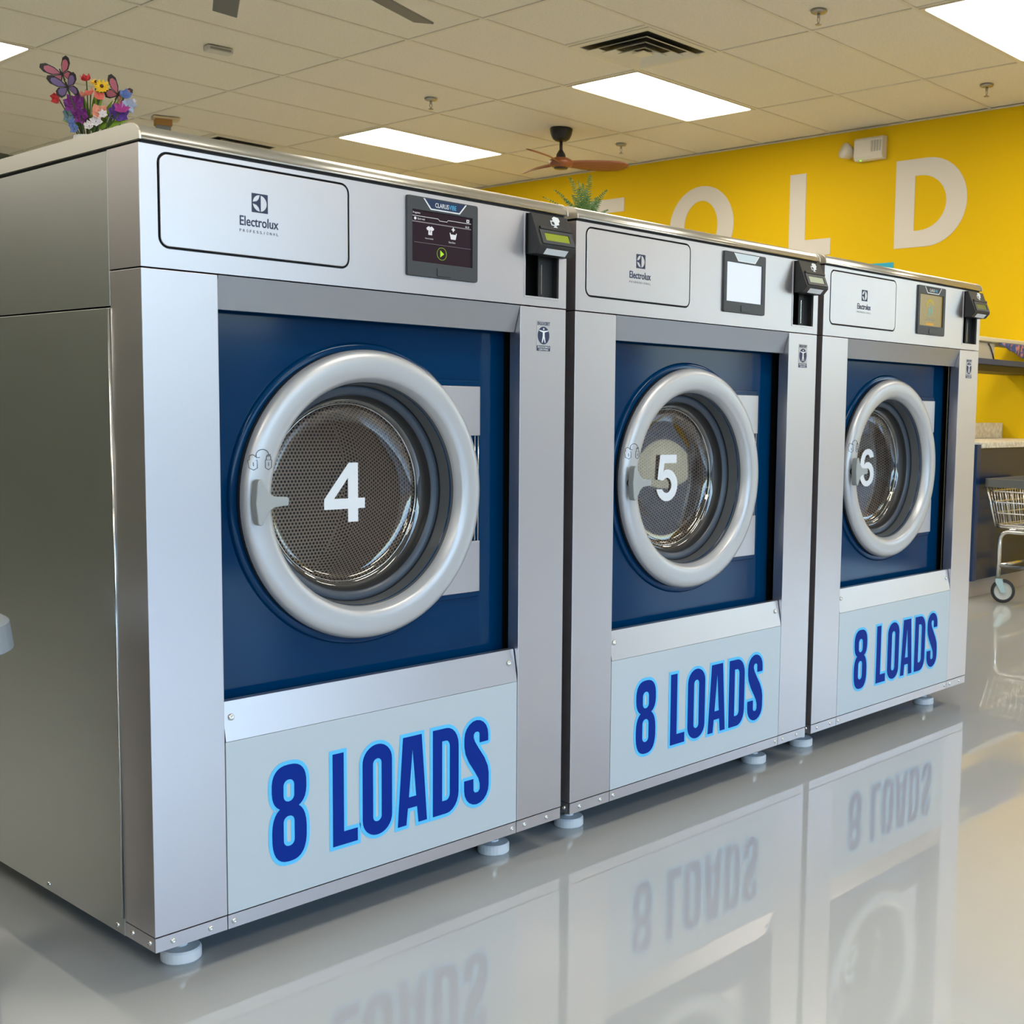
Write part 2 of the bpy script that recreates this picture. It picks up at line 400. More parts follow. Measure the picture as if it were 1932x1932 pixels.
def machine(x0, n, label, screen, lcd, dxn):
    r = empty('washing_machine', (x0, 0, 0), label=label, cat='washing machine', group='front-load washing machines in a row')
    # shell
    g = bmesh.new(); box(g, .006, .994, .012, DEP-.004, ZK+.006, ZK+.02); obj('inner_body', g, BLACK, r)
    # left side
    obj('side_panel', bx(0, .004, D1+.0015, DEP, ZK, 1.1885), STEEL_SIDE_SHADE, r, bevel=.0012)
    obj('side_panel', bx(0, .004, D1+.0015, DEP, 1.1915, ZT-.001), STEEL_SIDE_SHADE, r, bevel=.0012)
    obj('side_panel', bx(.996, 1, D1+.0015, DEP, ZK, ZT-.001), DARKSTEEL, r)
    obj('seam_strip', tube([(-.0005, D1+.004, .105), (-.0005, D1+.004, 1.187)], .0028, 8), CHROME, r, smooth=True)
    obj('back_panel', bx(.001, .999, DEP, DEP+.004, ZK, ZT-.001), DARKSTEEL, r)
    # corner pillars
    def ell(xo, xi, yb, z0, z1, name='corner_pillar'):
        # an L-shaped folded sheet: front leaf and side leaf
        s = 1 if xi > xo else -1; t = .004*s
        pts = [(xo, 0), (xi, 0), (xi, .033), (xi-t*.75, .033), (xi-t*.75, .004), (xo+t, .004), (xo+t, yb), (xo, yb)]
        bm = bmesh.new(); a = [bm.verts.new((p[0], p[1], z0)) for p in pts]; b = [bm.verts.new((p[0], p[1], z1)) for p in pts]
        bm.faces.new(a); bm.faces.new(b)
        for i in range(len(pts)):
            j = (i+1) % len(pts); bm.faces.new((a[i], a[j], b[j], b[i]))
        bmesh.ops.recalc_face_normals(bm, faces=bm.faces)
        return obj(name, bm, STEEL, r, bevel=.0011)
    ell(0, XA-.0008, D1, ZB+.001, ZS-.0015); ell(1, XB+.0008, D1, ZB+.001, ZS-.0015)
    # kick strip: three lengths with screws
    kk = bmesh.new(); box(kk, .001, XA-.001, .001, .005, ZK, ZB-.0012); box(kk, .001, .005, .006, D1, ZK, ZB-.0012)
    k1 = obj('kick_strip', kk, STEEL, r)
    k2 = obj('kick_strip', bx(XA+.001, XB-.001, .001, .005, ZK, ZB-.0012), STEEL, r)
    kk = bmesh.new(); box(kk, XB+.001, .999, .001, .005, ZK, ZB-.0012); box(kk, .995, .999, .006, D1, ZK, ZB-.0012)
    k3 = obj('kick_strip', kk, STEEL, r)
    def screw(x, y, z, par, side=False, rad=.0052):
        if side: bm = lathe([(rad, 0), (rad, .0012), (rad*.7, .0035), (rad*.35, .0040), (rad*.3, .0025), (.0002, .0025)], 0, 0, 14, 'Z'); bm.transform(Matrix.Translation((x, y, z)) @ Matrix.Rotation(-PI/2, 4, 'Y'))
        else: bm = lathe([(rad, 0), (rad, .0012), (rad*.7, .0035), (rad*.35, .0040), (rad*.3, .0025), (.0002, .0025)], 0, 0, 14, 'Z'); bm.transform(Matrix.Translation((x, y, z)) @ Matrix.Rotation(PI/2, 4, 'X'))
        obj('screw', bm, SCREW, par, smooth=True)
    zk = (ZK+ZB)/2
    for x in (.033, .105): screw(x, .0012, zk, k1)
    for x in (.152, .844): screw(x, .0012, zk, k2)
    for x in (.883, .953): screw(x, .0012, zk, k3)
    for y in (.020, .082): screw(.0012, y, zk, k1, True)
    sp = obj('side_kick_strip', bx(.001, .004, D1+.002, DEP, ZK-.001, ZK+.0005), STEEL, r)
    for y in (.135, .415): screw(.0002, y, zk, sp, True)
    # lower panel and its sloped upper lip
    low = obj('lower_panel', bx(XA+.001, XB-.001, 0, .004, ZB+.001, .4205), VINYL, r, bevel=.0008)
    def glyphs(nm, d, y, m):
        bm = bmesh.new()
        for G in (G8, GL, GO, GA, GD, GS):
            if d and G.get('strips'):       # narrow counters: lay the outline as bands along the edge
                L_ = G['outer']; yy = y
                for p, q_ in zip(L_, L_[1:]+L_[:1]):
                    a_, b_ = Vector(p), Vector(q_); yy += .000009; y1_ = yy-.0000045
                    if (b_-a_).length > 1e-5:
                        t_ = (b_-a_).normalized()*d; n_ = Vector((t_.y, -t_.x))
                        bm.faces.new([bm.verts.new((c_.x, yy, c_.y)) for c_ in (a_+n_, b_+n_, b_-n_, a_-n_)])
                    bm.faces.new([bm.verts.new((x_, y1_, z_)) for x_, z_ in circ(p[0], p[1], d, 14)])
                continue
            oo = offset_loop(G['outer'], d) if d else G['outer']; hh = [offset_loop(h, -d) if d else h for h in G['holes']]
            b2 = bmesh.new(); plate(b2, oo, hh, y, y+.0005); me = bpy.data.meshes.new('t'); b2.to_mesh(me); b2.free(); bm.from_mesh(me); bpy.data.meshes.remove(me)
        return obj(nm, bm, m, low)
    glyphs('lettering_outline', .0075, -.0009, CYAN); glyphs('lettering', 0, -.0016, NAVYTXT)
    bm = bmesh.new()
    P = [(0, .4215), (.013, .4925), (.030, .4925), (.030, .4895), (.016, .489), (.004, .4215)]
    def extr(P, xa, xb, bm, mit=0):
        a = [bm.verts.new((xa, p[0], p[1])) for p in P]; b = [bm.verts.new((xb, p[0], p[1])) for p in P]
        bm.faces.new(a); bm.faces.new(b)
        for i in range(len(P)):
            j = (i+1) % len(P); bm.faces.new((a[i], a[j], b[j], b[i]))
        bmesh.ops.recalc_face_normals(bm, faces=bm.faces); return bm
    lip = obj('lower_lip', extr(P, XA+.0015, XB-.0015, bm), STEEL, r)
    for x in (.156, .838):
        bm = lathe([(.0062, 0), (.0062, .0012), (.0044, .0032), (.0022, .0036), (.0016, .002), (.0002, .002)], 0, 0, 16, 'Z')
        bm.transform(Matrix.Translation((x, .0072, .464)) @ Matrix.Rotation(PI/2-R_(10), 4, 'X')); obj('screw', bm, SCREW, lip, smooth=True)
    P = [(0, ZS-.0015), (.018, 1.1925), (.033, 1.1925), (.033, 1.1955), (.021, 1.196), (.004, ZS-.0015)]
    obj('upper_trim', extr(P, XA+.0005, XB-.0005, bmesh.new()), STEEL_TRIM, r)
    # blue door surround with raised boss
    hole = circ(DX, DZ, .223, 64)
    bl = obj('door_surround', pl(rect(XA-.004, .870, .44, 1.25), [hole], .064, .068), BLUE, r)
    bm = lathe([(.222, .068), (.222, .0555), (.293, .0555), (.2975, .0562), (.3005, .059), (.302, .064)], DX, DZ, 96)
    obj('raised_boss', bm, BLUE, bl, smooth=True)
    def clip(xr, za, zb, rad):
        a_ = math.asin((za-DZ)/rad); b_ = math.asin((zb-DZ)/rad); n_ = 10
        return [(xr, za), (xr, zb)]+[(DX+rad*math.cos(b_+(a_-b_)*i/n_), DZ+rad*math.sin(b_+(a_-b_)*i/n_)) for i in range(n_+1)]
    for za, zb in ((.957, 1.086), (.614, .750)): obj('hinge_boss', pl(clip(.793, za, zb, .262), [], .0545, .064), BLUE, bl, bevel=.003, segs=3)
    obj('edge_gap', bx(.872, XB+.06, .080, .084, .44, 1.25), BLACK, r)
    # hinges
    for z0, z1 in ((.967, 1.073), (.626, .738)):
        bm = pl(clip(.7890, z0, z1, .258), [], .0490, .0540)
        obj('hinge_plate', bm, STEEL, r, bevel=.0015)
    bm = tube([(.7855, .0525, .736), (.7855, .0525, .969)], .0020, 10); tube([(.7760, .0525, .736), (.7760, .0525, .969)], .0018, 10, bm)
    obj('hinge_pin', bm, CHROME, r, smooth=True)
    # door
    prof = []
    rm, hw = .2566, .0310
    def yr(rad):
        t = max(-1, min(1, (rad-rm)/hw)); return .0420-.0180*(1-abs(t)**3.0)**.55
    prof.append((.2868, .0530))
    for i in range(25):
        t = 1-2*i/24; prof.append((rm+hw*t, yr(rm+hw*t)))
    prof = [p for p in prof if p[0] >= .2285] + [(.2262, .0415), (.2246, .0440), (.2238, .0490)]
    door = obj('door', lathe(prof, DX, DZ, 128), RING, r, smooth=True)
    obj('door_rim', lathe([(.2850, .0425), (.2876, .0435), (.2874, .0550), (.2800, .0560)], DX, DZ, 96), BLKP, door, smooth=True)
    obj('door_liner', lathe([(.2242, .0480), (.2230, .0520), (.2180, .0870), (.2170, .0905)], DX, DZ, 96), CONE, door, smooth=True)
    obj('glass_gasket', lathe([(.2168, .0890), (.2140, .0875), (.2080, .0885), (.2000, .0920), (.1985, .0945)], DX, DZ, 96), GASKET, door, smooth=True)
    obj('inner_gasket', lathe([(.1985, .0935), (.1970, .1010), (.1960, .1100), (.1900, .1150), (.1850, .1180), (.1850, .1300)], DX, DZ, 96), BLKP, door, smooth=True)
    gp = [(.1900, .1150), (.1840, .1170), (.1805, .1210), (.1785, .1270), (.1740, .1320), (.1640, .1355), (.1480, .1370), (.1200, .1374), (.0900, .1376), (.0600, .1377), (.0300, .13775), (.0003, .1378)]
    gb = lathe(gp, DX, DZ, 96)
    for v in gb.verts:          # the bowl bottom leans back a little at the top
        rr = math.hypot(v.co.x-DX, v.co.z-DZ); v.co.y += .040*(v.co.z-DZ)*max(0, 1-(rr/.183)**4)
    obj('door_glass', gb, GLASS, door, smooth=True)
    obj('glass_rim', lathe([(.1815+.0018*math.cos(a*PI/4), .1235+.0018*math.sin(a*PI/4)) for a in range(9)], DX, DZ, 96), CHROME, door, smooth=True)
    o, hs = num_poly(n); wd, hh = (.100, .122) if n == 4 else ((.094, .124) if n == 5 else (.092, .124))
    nx, nz = DX+dxn, .8500
    f = lambda p: (nx+(p[0]-.5)*wd, nz+(p[1]-.5)*hh)
    obj('door_number', pl([f(p) for p in o], [[f(p) for p in h] for h in hs], .1325, .1328), LETTER, door)
    # handle: stub shaft and three-lobed knob
    kx, kz = .2280, .8500; ks = .84
    obj('handle_shaft', tube([(kx-.003, .030, kz), (kx-.003, .014, kz)], .0105, 20), BLKP, door, smooth=True)
    K = []
    for cx, cz, rr, a0, a1 in ((-.0125, .0370, .0075, 0, 175), (-.0125, -.0370, .0075, 185, 360), (.0510, -.0028, .0064, -75, 0), (.0510, .0028, .0064, 0, 75)):
        K.append([(kx+ks*(cx+rr*math.cos(R_(a0+(a1-a0)*i/6))), kz+ks*(cz+rr*math.sin(R_(a0+(a1-a0)*i/6)))) for i in range(7)])
    left = [(kx-ks*.0225, kz+ks*.018), (kx-ks*.0245, kz), (kx-ks*.0225, kz-ks*.018)]
    ne = [(kx+ks*a_, kz+ks*b_) for a_, b_ in ((.0010, .0275), (.0095, .0170), (.0210, .0110), (.042, .0090))]
    se = [(p[0], 2*kz-p[1]) for p in ne]
    outer = K[0]+left+K[1]+se+K[2]+K[3]+ne[::-1]
    bm = pl([(a_, kz+(b_-kz)*1.13) for a_, b_ in outer], [], -.0020, .0165)
    obj('door_handle', bm, KNOB, door, bevel=.0024, segs=3)
    # lock symbols moulded into the ring
    bm = bmesh.new()
    def onring(pts, rad=.0008, closed=False):
        q = []
        for x, z in pts:
            q.append((x, yr(math.hypot(x-DX, z-DZ))-.0003, z))
        tube(q, rad, 5, bm, closed)
    for cx, op in ((.2203, True), (.2499, False)):
        cz = .9180
        onring([(cx-.0068, cz+.008), (cx+.0068, cz+.008), (cx+.0068, cz-.006), (cx, cz-.010), (cx-.0068, cz-.006)], closed=True)
        a = arc(cx, cz+.0115, .0046, .0065, 180 if not op else 195, 0 if not op else 20, 8)
        onring(([(cx-.0046, cz+.008)] if not op else [(cx-.0046, cz+.0085)])+a+([(cx+.0046, cz+.008)] if not op else []))
        onring([(cx, cz+.004), (cx, cz-.003)])
    onring(arc(.2380, .9345, .0125, .0110, 200, -10, 12)); onring([(.2262, .937), (.2262, .9305), (.2320, .931)]); onring([(.2540, .9365), (.2500, .9325), (.2455, .9340)])
    obj('lock_symbols', bm, mat('symbol_grey', (.10, .10, .11), .5), door)
    # drum behind the glass
    bm = bmesh.new(); uvl = bm.loops.layers.uv.new('UVMap')
    def ring_surf(prof, n_=96):
        rings = []; d = 0; ds = []; last = None
        for rr, yy in prof:
            if last: d += math.hypot(rr-last[0], yy-last[1])
            last = (rr, yy); ds.append(d)
            rings.append([bm.verts.new((DX+.005+rr*math.cos(2*PI*i/n_), yy, DZ+rr*math.sin(2*PI*i/n_))) for i in range(n_)])
        for k_ in range(len(rings)-1):
            for i in range(n_):
                j = (i+1) % n_; fc = bm.faces.new((rings[k_][i], rings[k_+1][i], rings[k_+1][j], rings[k_][j]))
                R0 = .315
                for lp, (a_, dd) in zip(fc.loops, ((i, ds[k_]), (i, ds[k_+1]), (i+1, ds[k_+1]), (i+1, ds[k_]))):
                    lp[uvl].uv = (a_/n_*2*PI*R0, dd)
    ring_surf([(.193, .150), (.208, .156), (.250, .172), (.288, .195), (.300, .23), (.302, .27), (.302, .49), (.285, .535)])
    obj('drum', bm, DRUM, r, smooth=True)
    bm = pl(circ(DX+.005, DZ, .295, 64), [], .532, .536)
    uvl = bm.loops.layers.uv.new('UVMap')
    for fc in bm.faces:
        for lp in fc.loops: lp[uvl].uv = (lp.vert.co.x, lp.vert.co.z)
    obj('drum_back', bm, DRUM, r)
    obj('drum_seal', lathe([(.2225, .066), (.2150, .10), (.2050, .148)], DX, DZ, 96), BLACK, r, smooth=True)
    # control panel with its openings
    HX0, HX1, HZ0, HZ1 = .0353, .4102, 1.2885, 1.4395
    HX0 += 0
    cp = [rect(0, 1, ZS+.0010, ZT), [rrect(HX0-.004, HX1+.004, HZ0-.004, HZ1+.004, .019, 5), rrect(.5480, .7320, 1.2865, 1.4435, .004, 3), rect(.8725, .9745, 1.2725, ZT-.0025)]]
    con = obj('control_panel', pl(cp[0], cp[1], 0, .004), STEEL, r)
    obj('panel_return', bx(0, .004, .004, D1, ZS+.001, ZT), STEEL, con); obj('panel_return', bx(.996, 1, .004, D1, ZS+.001, ZT), STEEL, con)
    obj('panel_backing', bx(.006, .868, .006, .03, ZS+.006, ZT-.002), BLACK, r)
    hatch = obj('detergent_hatch', pl(rrect(HX0, HX1, HZ0, HZ1, .015, 6), [], -.0012, .004), STEEL, r, bevel=.0012)
    # emblem and maker's lettering
    sx0, sx1, sz0, sz1 = .2065, .2385, 1.3655, 1.3985
    cx, cz, rr = (sx0+sx1)/2, (sz0+sz1)/2, .0142
    D_ = [p for p in arc(cx, cz, rr, rr, -83, 83, 14)]
    q = .0016
    tl = [(cx+q*.2, cz+rr)] + arc(cx, cz, rr, rr, 92, 174, 8) + [(cx-rr*.45, cz+rr*.22), (cx-rr*.15, cz+rr*.52)]
    bl2 = [(cx+q*.2, cz-rr)] + arc(cx, cz, rr, rr, -92, -174, 8) + [(cx-rr*.45, cz-rr*.22), (cx-rr*.15, cz-rr*.52)]
    obj('emblem', pl(rect(sx0, sx1, sz0, sz1), [D_, tl, bl2], -.0018, -.0013), NAVY, hatch)
    obj('brand_lettering', thicken(text('Electrolux', .1825, .2600, 1.3400, 1.3570, -.0013, .012), (0, -.0004, 0)), NAVY, hatch)
    bm = bmesh.new(); W_ = 'PROFESSIONAL'; wl = (.2620-.1815)/12
    for i, ch in enumerate(W_):
        xx = .1815+i*wl; text(ch, xx+.0004 if ch != 'I' else xx+.0022, xx+.0040 if ch != 'I' else xx+.0028, 1.3290, 1.3338, -.0016, .0, bm)
    obj('brand_subtitle', bm, NAVY, hatch)
    # touchscreen
    tx0, tx1, tz0, tz1 = .5485, .7315, 1.287, 1.443
    dsp = obj('display', pl(rrect(tx0, tx1, tz0, tz1, .004, 3), [rect(.5605, .7175, 1.3155, 1.4165)], -.0055, .004), GREYP, r, bevel=.001)
    obj('screen', bx(.5600, .7180, -.001, .001, 1.3150, 1.4170), screen['m'], dsp)
    obj('display_button', pl(rrect(.6225, .6590, 1.2905, 1.3075, .002, 2), [], -.0075, -.005), GREYP, dsp, bevel=.0008)
    tr = [(.5905, 1.4405), (.6070, 1.4225), (.6800, 1.4225), (.6965, 1.4405)]
    tr2 = [(.5870, 1.4405), (.6055, 1.4200), (.6815, 1.4200), (.7000, 1.4405), (.6965, 1.4405), (.6800, 1.4225), (.6070, 1.4225), (.5905, 1.4405)]
    bdg = obj('badge', pl(tr, [], -.0062, -.005), screen['badge'], dsp); obj('badge_edge', pl(tr2, [], -.0066, -.005), LETTER, dsp)
    if screen['name']:
        b1 = text('CLARUS', .6170, .6520, 1.4260, 1.4350, -.0066, .012); obj('badge_lettering', b1, LETTER, dsp)
        b1 = text('VIBE', .6530, .6720, 1.4260, 1.4350, -.0066, .0); obj('badge_lettering', b1, CYAN, dsp)
    screen['ui'](dsp)
    # bill/coin bay with hooded card reader
    rec = bmesh.new(); xa, xb, za, zb = .8725, .9745, 1.2725, ZT-.0025
    box(rec, xa, xb, .060, .064, za, zb); box(rec, xa-.003, xa, .004, .064, za, zb); box(rec, xb, xb+.003, .004, .064, za, zb); box(rec, xa, xb, .004, .064, za-.003, za); box(rec, xa, xb, .004, .064, zb, zb+.001)
    bay = obj('reader_bay', rec, BLKP, r)
    obj('bay_frame', pl(rect(xa-.003, xb+.002, za-.004, zb+.001), [rect(xa, xb, za, zb)], -.0015, .001), STEEL, bay)
    obj('bay_divider', bx(.930, .974, .018, .022, za+.001, zb-.001), BLKP, bay)
    obj('card_slot', bx(.9365, .9385, .0155, .0185, za+.008, 1.345), CHROME, bay)
    hx0, hx1 = .8770, .9880
    Pf = [(.003, 1.4485), (-.0125, 1.4495), (-.0420, 1.3800), (-.0410, 1.3755), (-.0270, 1.3610), (.003, 1.3610)]
    hood = obj('card_reader', extr(Pf, hx0, hx1, bmesh.new()), BLKP, r, bevel=.0015)
    # frame along the sloped face: s from 0 (top) to 1 (bottom)
    A, B = Vector((-.0125, 1.4495)), Vector((-.0420, 1.3800)); nrm = Vector((B.y-A.y, -(B.x-A.x))).normalized()
    if nrm.x > 0: nrm = -nrm
    def fm(x, y, z):   # z = 0..1 down the slope, y = height above face (negative is outward)
        p = A.lerp(B, z); return (x, p.x+nrm.x*(-y), p.y+nrm.y*(-y))
    obj('reader_ridge', pl(rect(hx0+.012, hx1-.002, .42, .52), [], -.0045, 0, fm), BLKP, hood, bevel=.001)
    obj('reader_bezel', pl(rect(hx0+.008, hx1-.004, .53, .97), [rect(hx0+.020, hx1-.016, .62, .87)], -.0028, 0, fm), GREYP, hood)
    obj('reader_screen', pl(rect(hx0+.020, hx1-.016, .62, .87), [], -.0008, .0002, fm), lcd, hood)
    # pictogram: hand, card and terminal
    bm = bmesh.new(); cxh = (hx0+hx1)/2+.009
    hand = [(cxh+.000, .30), (cxh-.001, .22), (cxh-.004, .17), (cxh-.004, .08), (cxh+.003, .03), (cxh+.016, .05), (cxh+.018, .16), (cxh+.013, .22), (cxh+.013, .28), (cxh+.007, .30)]
    plate(bm, hand, [], -.0008, 0, fm)
    plate(bm, [(cxh-.012, .17), (cxh+.004, .17), (cxh+.004, .20), (cxh-.0095, .20), (cxh-.0095, .30), (cxh+.004, .30), (cxh+.004, .33), (cxh-.012, .33)], [], -.0009, 0, fm)
    plate(bm, [(cxh-.003, .34), (cxh+.002, .34), (cxh+.006, .39), (cxh-.007, .39)], [], -.0008, 0, fm)
    obj('reader_pictogram', bm, LETTER, hood)
    bm = bmesh.new()
    def um(x, t, h): return (x, -.0410+t*.014+h*.7, 1.3755-t*.0145+h*.7)
    v = [bm.verts.new(um(*p)) for p in ((hx0+.022, .15, -.0008), (hx1-.022, .15, -.0008), (hx1-.022, .92, -.0008), (hx0+.022, .92, -.0008))]; bm.faces.new(v)
    thicken(bm, (0, .0003, .0003)); obj('reader_sticker', bm, mat('sticker_white', (.75, .76, .78), .5), hood)
    # certification sticker
    lx0, lx1, lz0, lz1 = .9085, .9505, 1.1545, 1.2205
    ls = obj('certification_label', bx(lx0, lx1, -.0006, 0, lz0, lz1), mat('label_silver', (.50, .50, .51), .5, .3), r)
    if n == 5: pass
    bm = bmesh.new(); plate(bm, rect(lx0+.0005, lx1-.0005, lz0+.0005, lz0+.0120), [], -.0010, -.0006); lc = (lx0+lx1)/2
    plate(bm, circ(lc, 1.1888, .0180, 32, .0195), [], -.0010, -.0006); obj('label_print', bm, NAVY, ls)
    bm = text('ERGOCERT', lx0+.002, lx1-.002, 1.2110, 1.2185, -.0010, .03); obj('label_lettering', bm, NAVY, ls)
    bm = bmesh.new(); text('ERGONOMICS', lx0+.003, lx1-.003, 1.1612, 1.1653, -.0014, .01, bm); text('CERTIFIED', lx0+.006, lx1-.006, 1.1560, 1.1598, -.0014, .01, bm)
    plate(bm, circ(lc, 1.2030, .0022, 10), [], -.0014, -.0011)
    plate(bm, [(lc-.0022, 1.199), (lc-.014, 1.2005), (lc-.014, 1.1985), (lc-.0028, 1.1955), (lc-.0028, 1.188), (lc-.006, 1.173), (lc-.0035, 1.173), (lc, 1.183), (lc+.0035, 1.173), (lc+.006, 1.173), (lc+.0028, 1.188), (lc+.0028, 1.1955), (lc+.014, 1.1985), (lc+.014, 1.2005), (lc+.0022, 1.199)], [], -.0014, -.0011)
    obj('label_figure', bm, LETTER, ls)
    # lid with a rounded nose
    P = [(.0, 1.4575), (-.003, 1.4575), (-.0035, 1.4605)]
    for i in range(9):
        a = R_(180-90*i/8); P.append((.0305+.034*math.cos(a), 1.4605+.0245*math.sin(a)))
    P += [(DEP, 1.485), (DEP, 1.4575)]
    bm = bmesh.new(); extr(P, .003, .997, bm); lid = obj('top_lid', bm, STEEL_LID, r)
    for p in lid.data.polygons: p.use_smooth = abs(p.normal.x) < .5
    Pe = [(a, b) for a, b in P]; Pe[0] = (.0, 1.4560); Pe[1] = (-.0035, 1.4560)
    for xa_, xb_ in ((-.0005, .003), (.997, 1.0005)):
        obj('lid_end_cap', extr([(a-(.001 if a < .04 else 0), b+.0008) for a, b in Pe], xa_, xb_, bmesh.new()), STEEL_LID, lid)
    obj('lid_gasket', bx(.006, .994, .004, DEP-.01, ZT-.001, 1.4580), BLACK, r)
    # feet
    for fx, fy in ((.1026, .1026), (.879, .0986), (.1026, .98), (.879, .98)):
        bm = lathe([(.0003, .0), (.033, .0), (.0365, .003), (.0365, .020), (.034, .024), (.012, .026), (.011, .030)], fx, fy, 28, 'Z')
        ft = obj('foot', bm, FOOTM, r, smooth=True)
        ft.data.polygons.foreach_set('use_smooth', [False]*len(ft.data.polygons))
        obj('foot_bolt', tube([(fx, fy, .026), (fx, fy, ZK+.02)], .010, 12), SCREW, ft, smooth=True)
    return r

# screens
WHT = emis('screen_white', (.9, .92, .95), .8)
GRN = emis('screen_green', (.45, .85, .02), .9)
LINE = emis('screen_line', (.45, .42, .45), .45)
def ui4(d):
    bm = bmesh.new(); y = -.0012
    text('Programs', .5650, .5830, 1.4085, 1.4130, y, .01, bm); text('Quick wash', .5760, .5950, 1.3975, 1.4020, y, .0, bm)
    plate(bm, circ(.5705, 1.4000, .003, 10), [], y-.0002, y)
    plate(bm, rect(.7040, .7110, 1.4070, 1.4130), [rect(.7060, .7090, 1.4085, 1.4115)], y-.0002, y); text('$5.25', .7010, .7110, 1.3955, 1.3995, y, .01, bm)
    # shirt
    s = .0095; cx, cz = .6085, 1.3790
    sh = [(-.5, -.85), (.5, -.85), (.5, .2), (.75, .05), (1.05, .5), (.55, .9), (.25, .95), (0, .7), (-.25, .95), (-.55, .9), (-1.05, .5), (-.75, .05), (-.5, .2)]
    plate(bm, [(cx+a*s, cz+b*s) for a, b in sh], [[(cx+a*s, cz+b*s) for a, b in ((-.1, .35), (.25, -.05), (.0, -.1), (.15, -.6), (-.2, -.15), (.0, -.05))]], y-.0002, y)
    text('Heavy Soiled', .5960, .6160, 1.3615, 1.3650, y, .0, bm)
    cx, cz = .6685, 1.3770
    tb = [(-.65, -.9), (.65, -.9), (1.0, .45), (.75, .45), (.7, .15), (-.7, .15), (-.75, .45), (-1.0, .45)]
    plate(bm, [(cx+a*s, cz+b*s) for a, b in tb], [], y-.0002, y); plate(bm, rect(cx-.0013, cx+.0013, cz+.007, cz+.0155), [], y-.0002, y); plate(bm, rect(cx-.004, cx+.004, cz+.0098, cz+.0125), [], y-.0002, y)
    text('Extra Rinse', .6570, .6740, 1.3605, 1.3640, y, .0, bm)
    obj('screen_icons', bm, WHT, d)
    bm = bmesh.new(); lw = .0009
    L = [(.5620, 1.4055), (.6290, 1.4055), (.6330, 1.4020), (.6520, 1.4020), (.6545, 1.4055), (.7160, 1.4055)]
    plate(bm, L+[(x, z-lw) for x, z in L[::-1]], [], y-.0002, y)
    obj('screen_line', bm, WHT, d)
    bm = bmesh.new(); plate(bm, rect(.5680, .7160, 1.3535, 1.3541), [], y-.0002, y); plate(bm, rect(.5610, .7160, 1.3930, 1.3950), [], y-.0002, y)
    obj('screen_divider', bm, LINE, d)
    bm = bmesh.new(); plate(bm, [(.6345, 1.3295), (.6345, 1.3435), (.6445, 1.3365)], [], y-.0002, y)
    plate(bm, circ(.6385, 1.3365, .0125, 32), [circ(.6385, 1.3365, .0120, 32)], y-.0002, y); obj('play_button', bm, GRN, d)
def ui5(d): pass
def ui6(d):
    y = -.0012; bm = bmesh.new(); cx = .634
    a = arc(cx, 1.377, .028, .026, 180, 20, 16); b = arc(cx, 1.377, .019, .018, 20, 180, 16); plate(bm, a+b, [], y-.0002, y)
    obj('screen_arc', bm, emis('arc_yellow', (.55, .42, .02), .8), d)
    bm = bmesh.new(); plate(bm, circ(cx-.004, 1.365, .008, 16), [], y-.0002, y); plate(bm, rrect(cx+.006, cx+.016, 1.350, 1.384, .003, 3), [], y-.0002, y); plate(bm, rrect(cx-.012, cx-.004, 1.345, 1.356, .002, 3), [], y-.0002, y)
    obj('screen_figure', bm, emis('figure_teal', (.22, .42, .33), .8), d)
    bm = bmesh.new(); text('LAUNDRY', .605, .668, 1.332, 1.3415, y, .02, bm); obj('screen_lettering', bm, emis('grey_print', (.30, .30, .24), .8), d)
    bm = bmesh.new(); plate(bm, rect(.608, .662, 1.3185, 1.3255), [], y-.0002, y); obj('screen_button', bm, emis('orange_print', (.75, .38, .02), .8), d)
S4 = mat('screen_dark', (.010, .008, .012), .12); S4.node_tree.nodes['Principled BSDF'].inputs['Emission Color'].default_value = (.020, .008, .013, 1); S4.node_tree.nodes['Principled BSDF'].inputs['Emission Strength'].default_value = .8
S5 = emis('screen_lit', (.78, .86, .95), 1.0)
S6 = mat('screen_olive', (.10, .07, .01), .25); S6.node_tree.nodes['Principled BSDF'].inputs['Emission Color'].default_value = (.24, .16, .035, 1); S6.node_tree.nodes['Principled BSDF'].inputs['Emission Strength'].default_value = .8
BADGE = mat('badge_navy', (.01, .03, .09), .3); BADGES = mat('badge_silver', (.55, .58, .62), .3, .5)
PITCH = 1.0304
machine(0, 4, 'stainless washing machine with 4 on its door glass, nearest, flowers on top', dict(m=S4, badge=BADGE, name=True, ui=ui4), LCD, .006)
machine(PITCH, 5, 'stainless washing machine with 5 on its door glass, middle one with white screen', dict(m=S5, badge=BADGES, name=False, ui=ui5), LCDP, .006)
machine(2*PITCH, 6, 'stainless washing machine with 6 on its door glass, farthest with olive screen', dict(m=S6, badge=BLKP, name=True, ui=ui6), LCDD, .006)

# ------------------------------------------------------------------ lettering on the yellow wall
WL = mat('wall_letter_white', (.74, .70, .64), .6)
def wmap(y_, d, z): return (XW-.004+d, y_, z)
def wall_letter(nm, outer, holes, label, m=WL):
    bm = pl(outer, holes, 0, .0035, lambda a, d, z: (XW-.004+d, a, z)); return obj(nm, bm, m, None, label=label, cat='wall letter', group='FOLD letters on the yellow wall')
wall_letter('wall_letter', [(5.40, 2.17), (5.40, 2.77), (5.012, 2.77), (5.012, 2.66), (5.26, 2.66), (5.26, 2.53), (5.05, 2.53), (5.05, 2.42), (5.26, 2.42), (5.26, 2.17)][::-1], [], 'big white letter F on the yellow wall, half hidden by the fern and machine')
wall_letter('wall_letter', circ(4.197, 2.468, .318, 64, .308), [circ(4.200, 2.468, .166, 48, .197)], 'big white letter O on the yellow wall, second letter of FOLD')
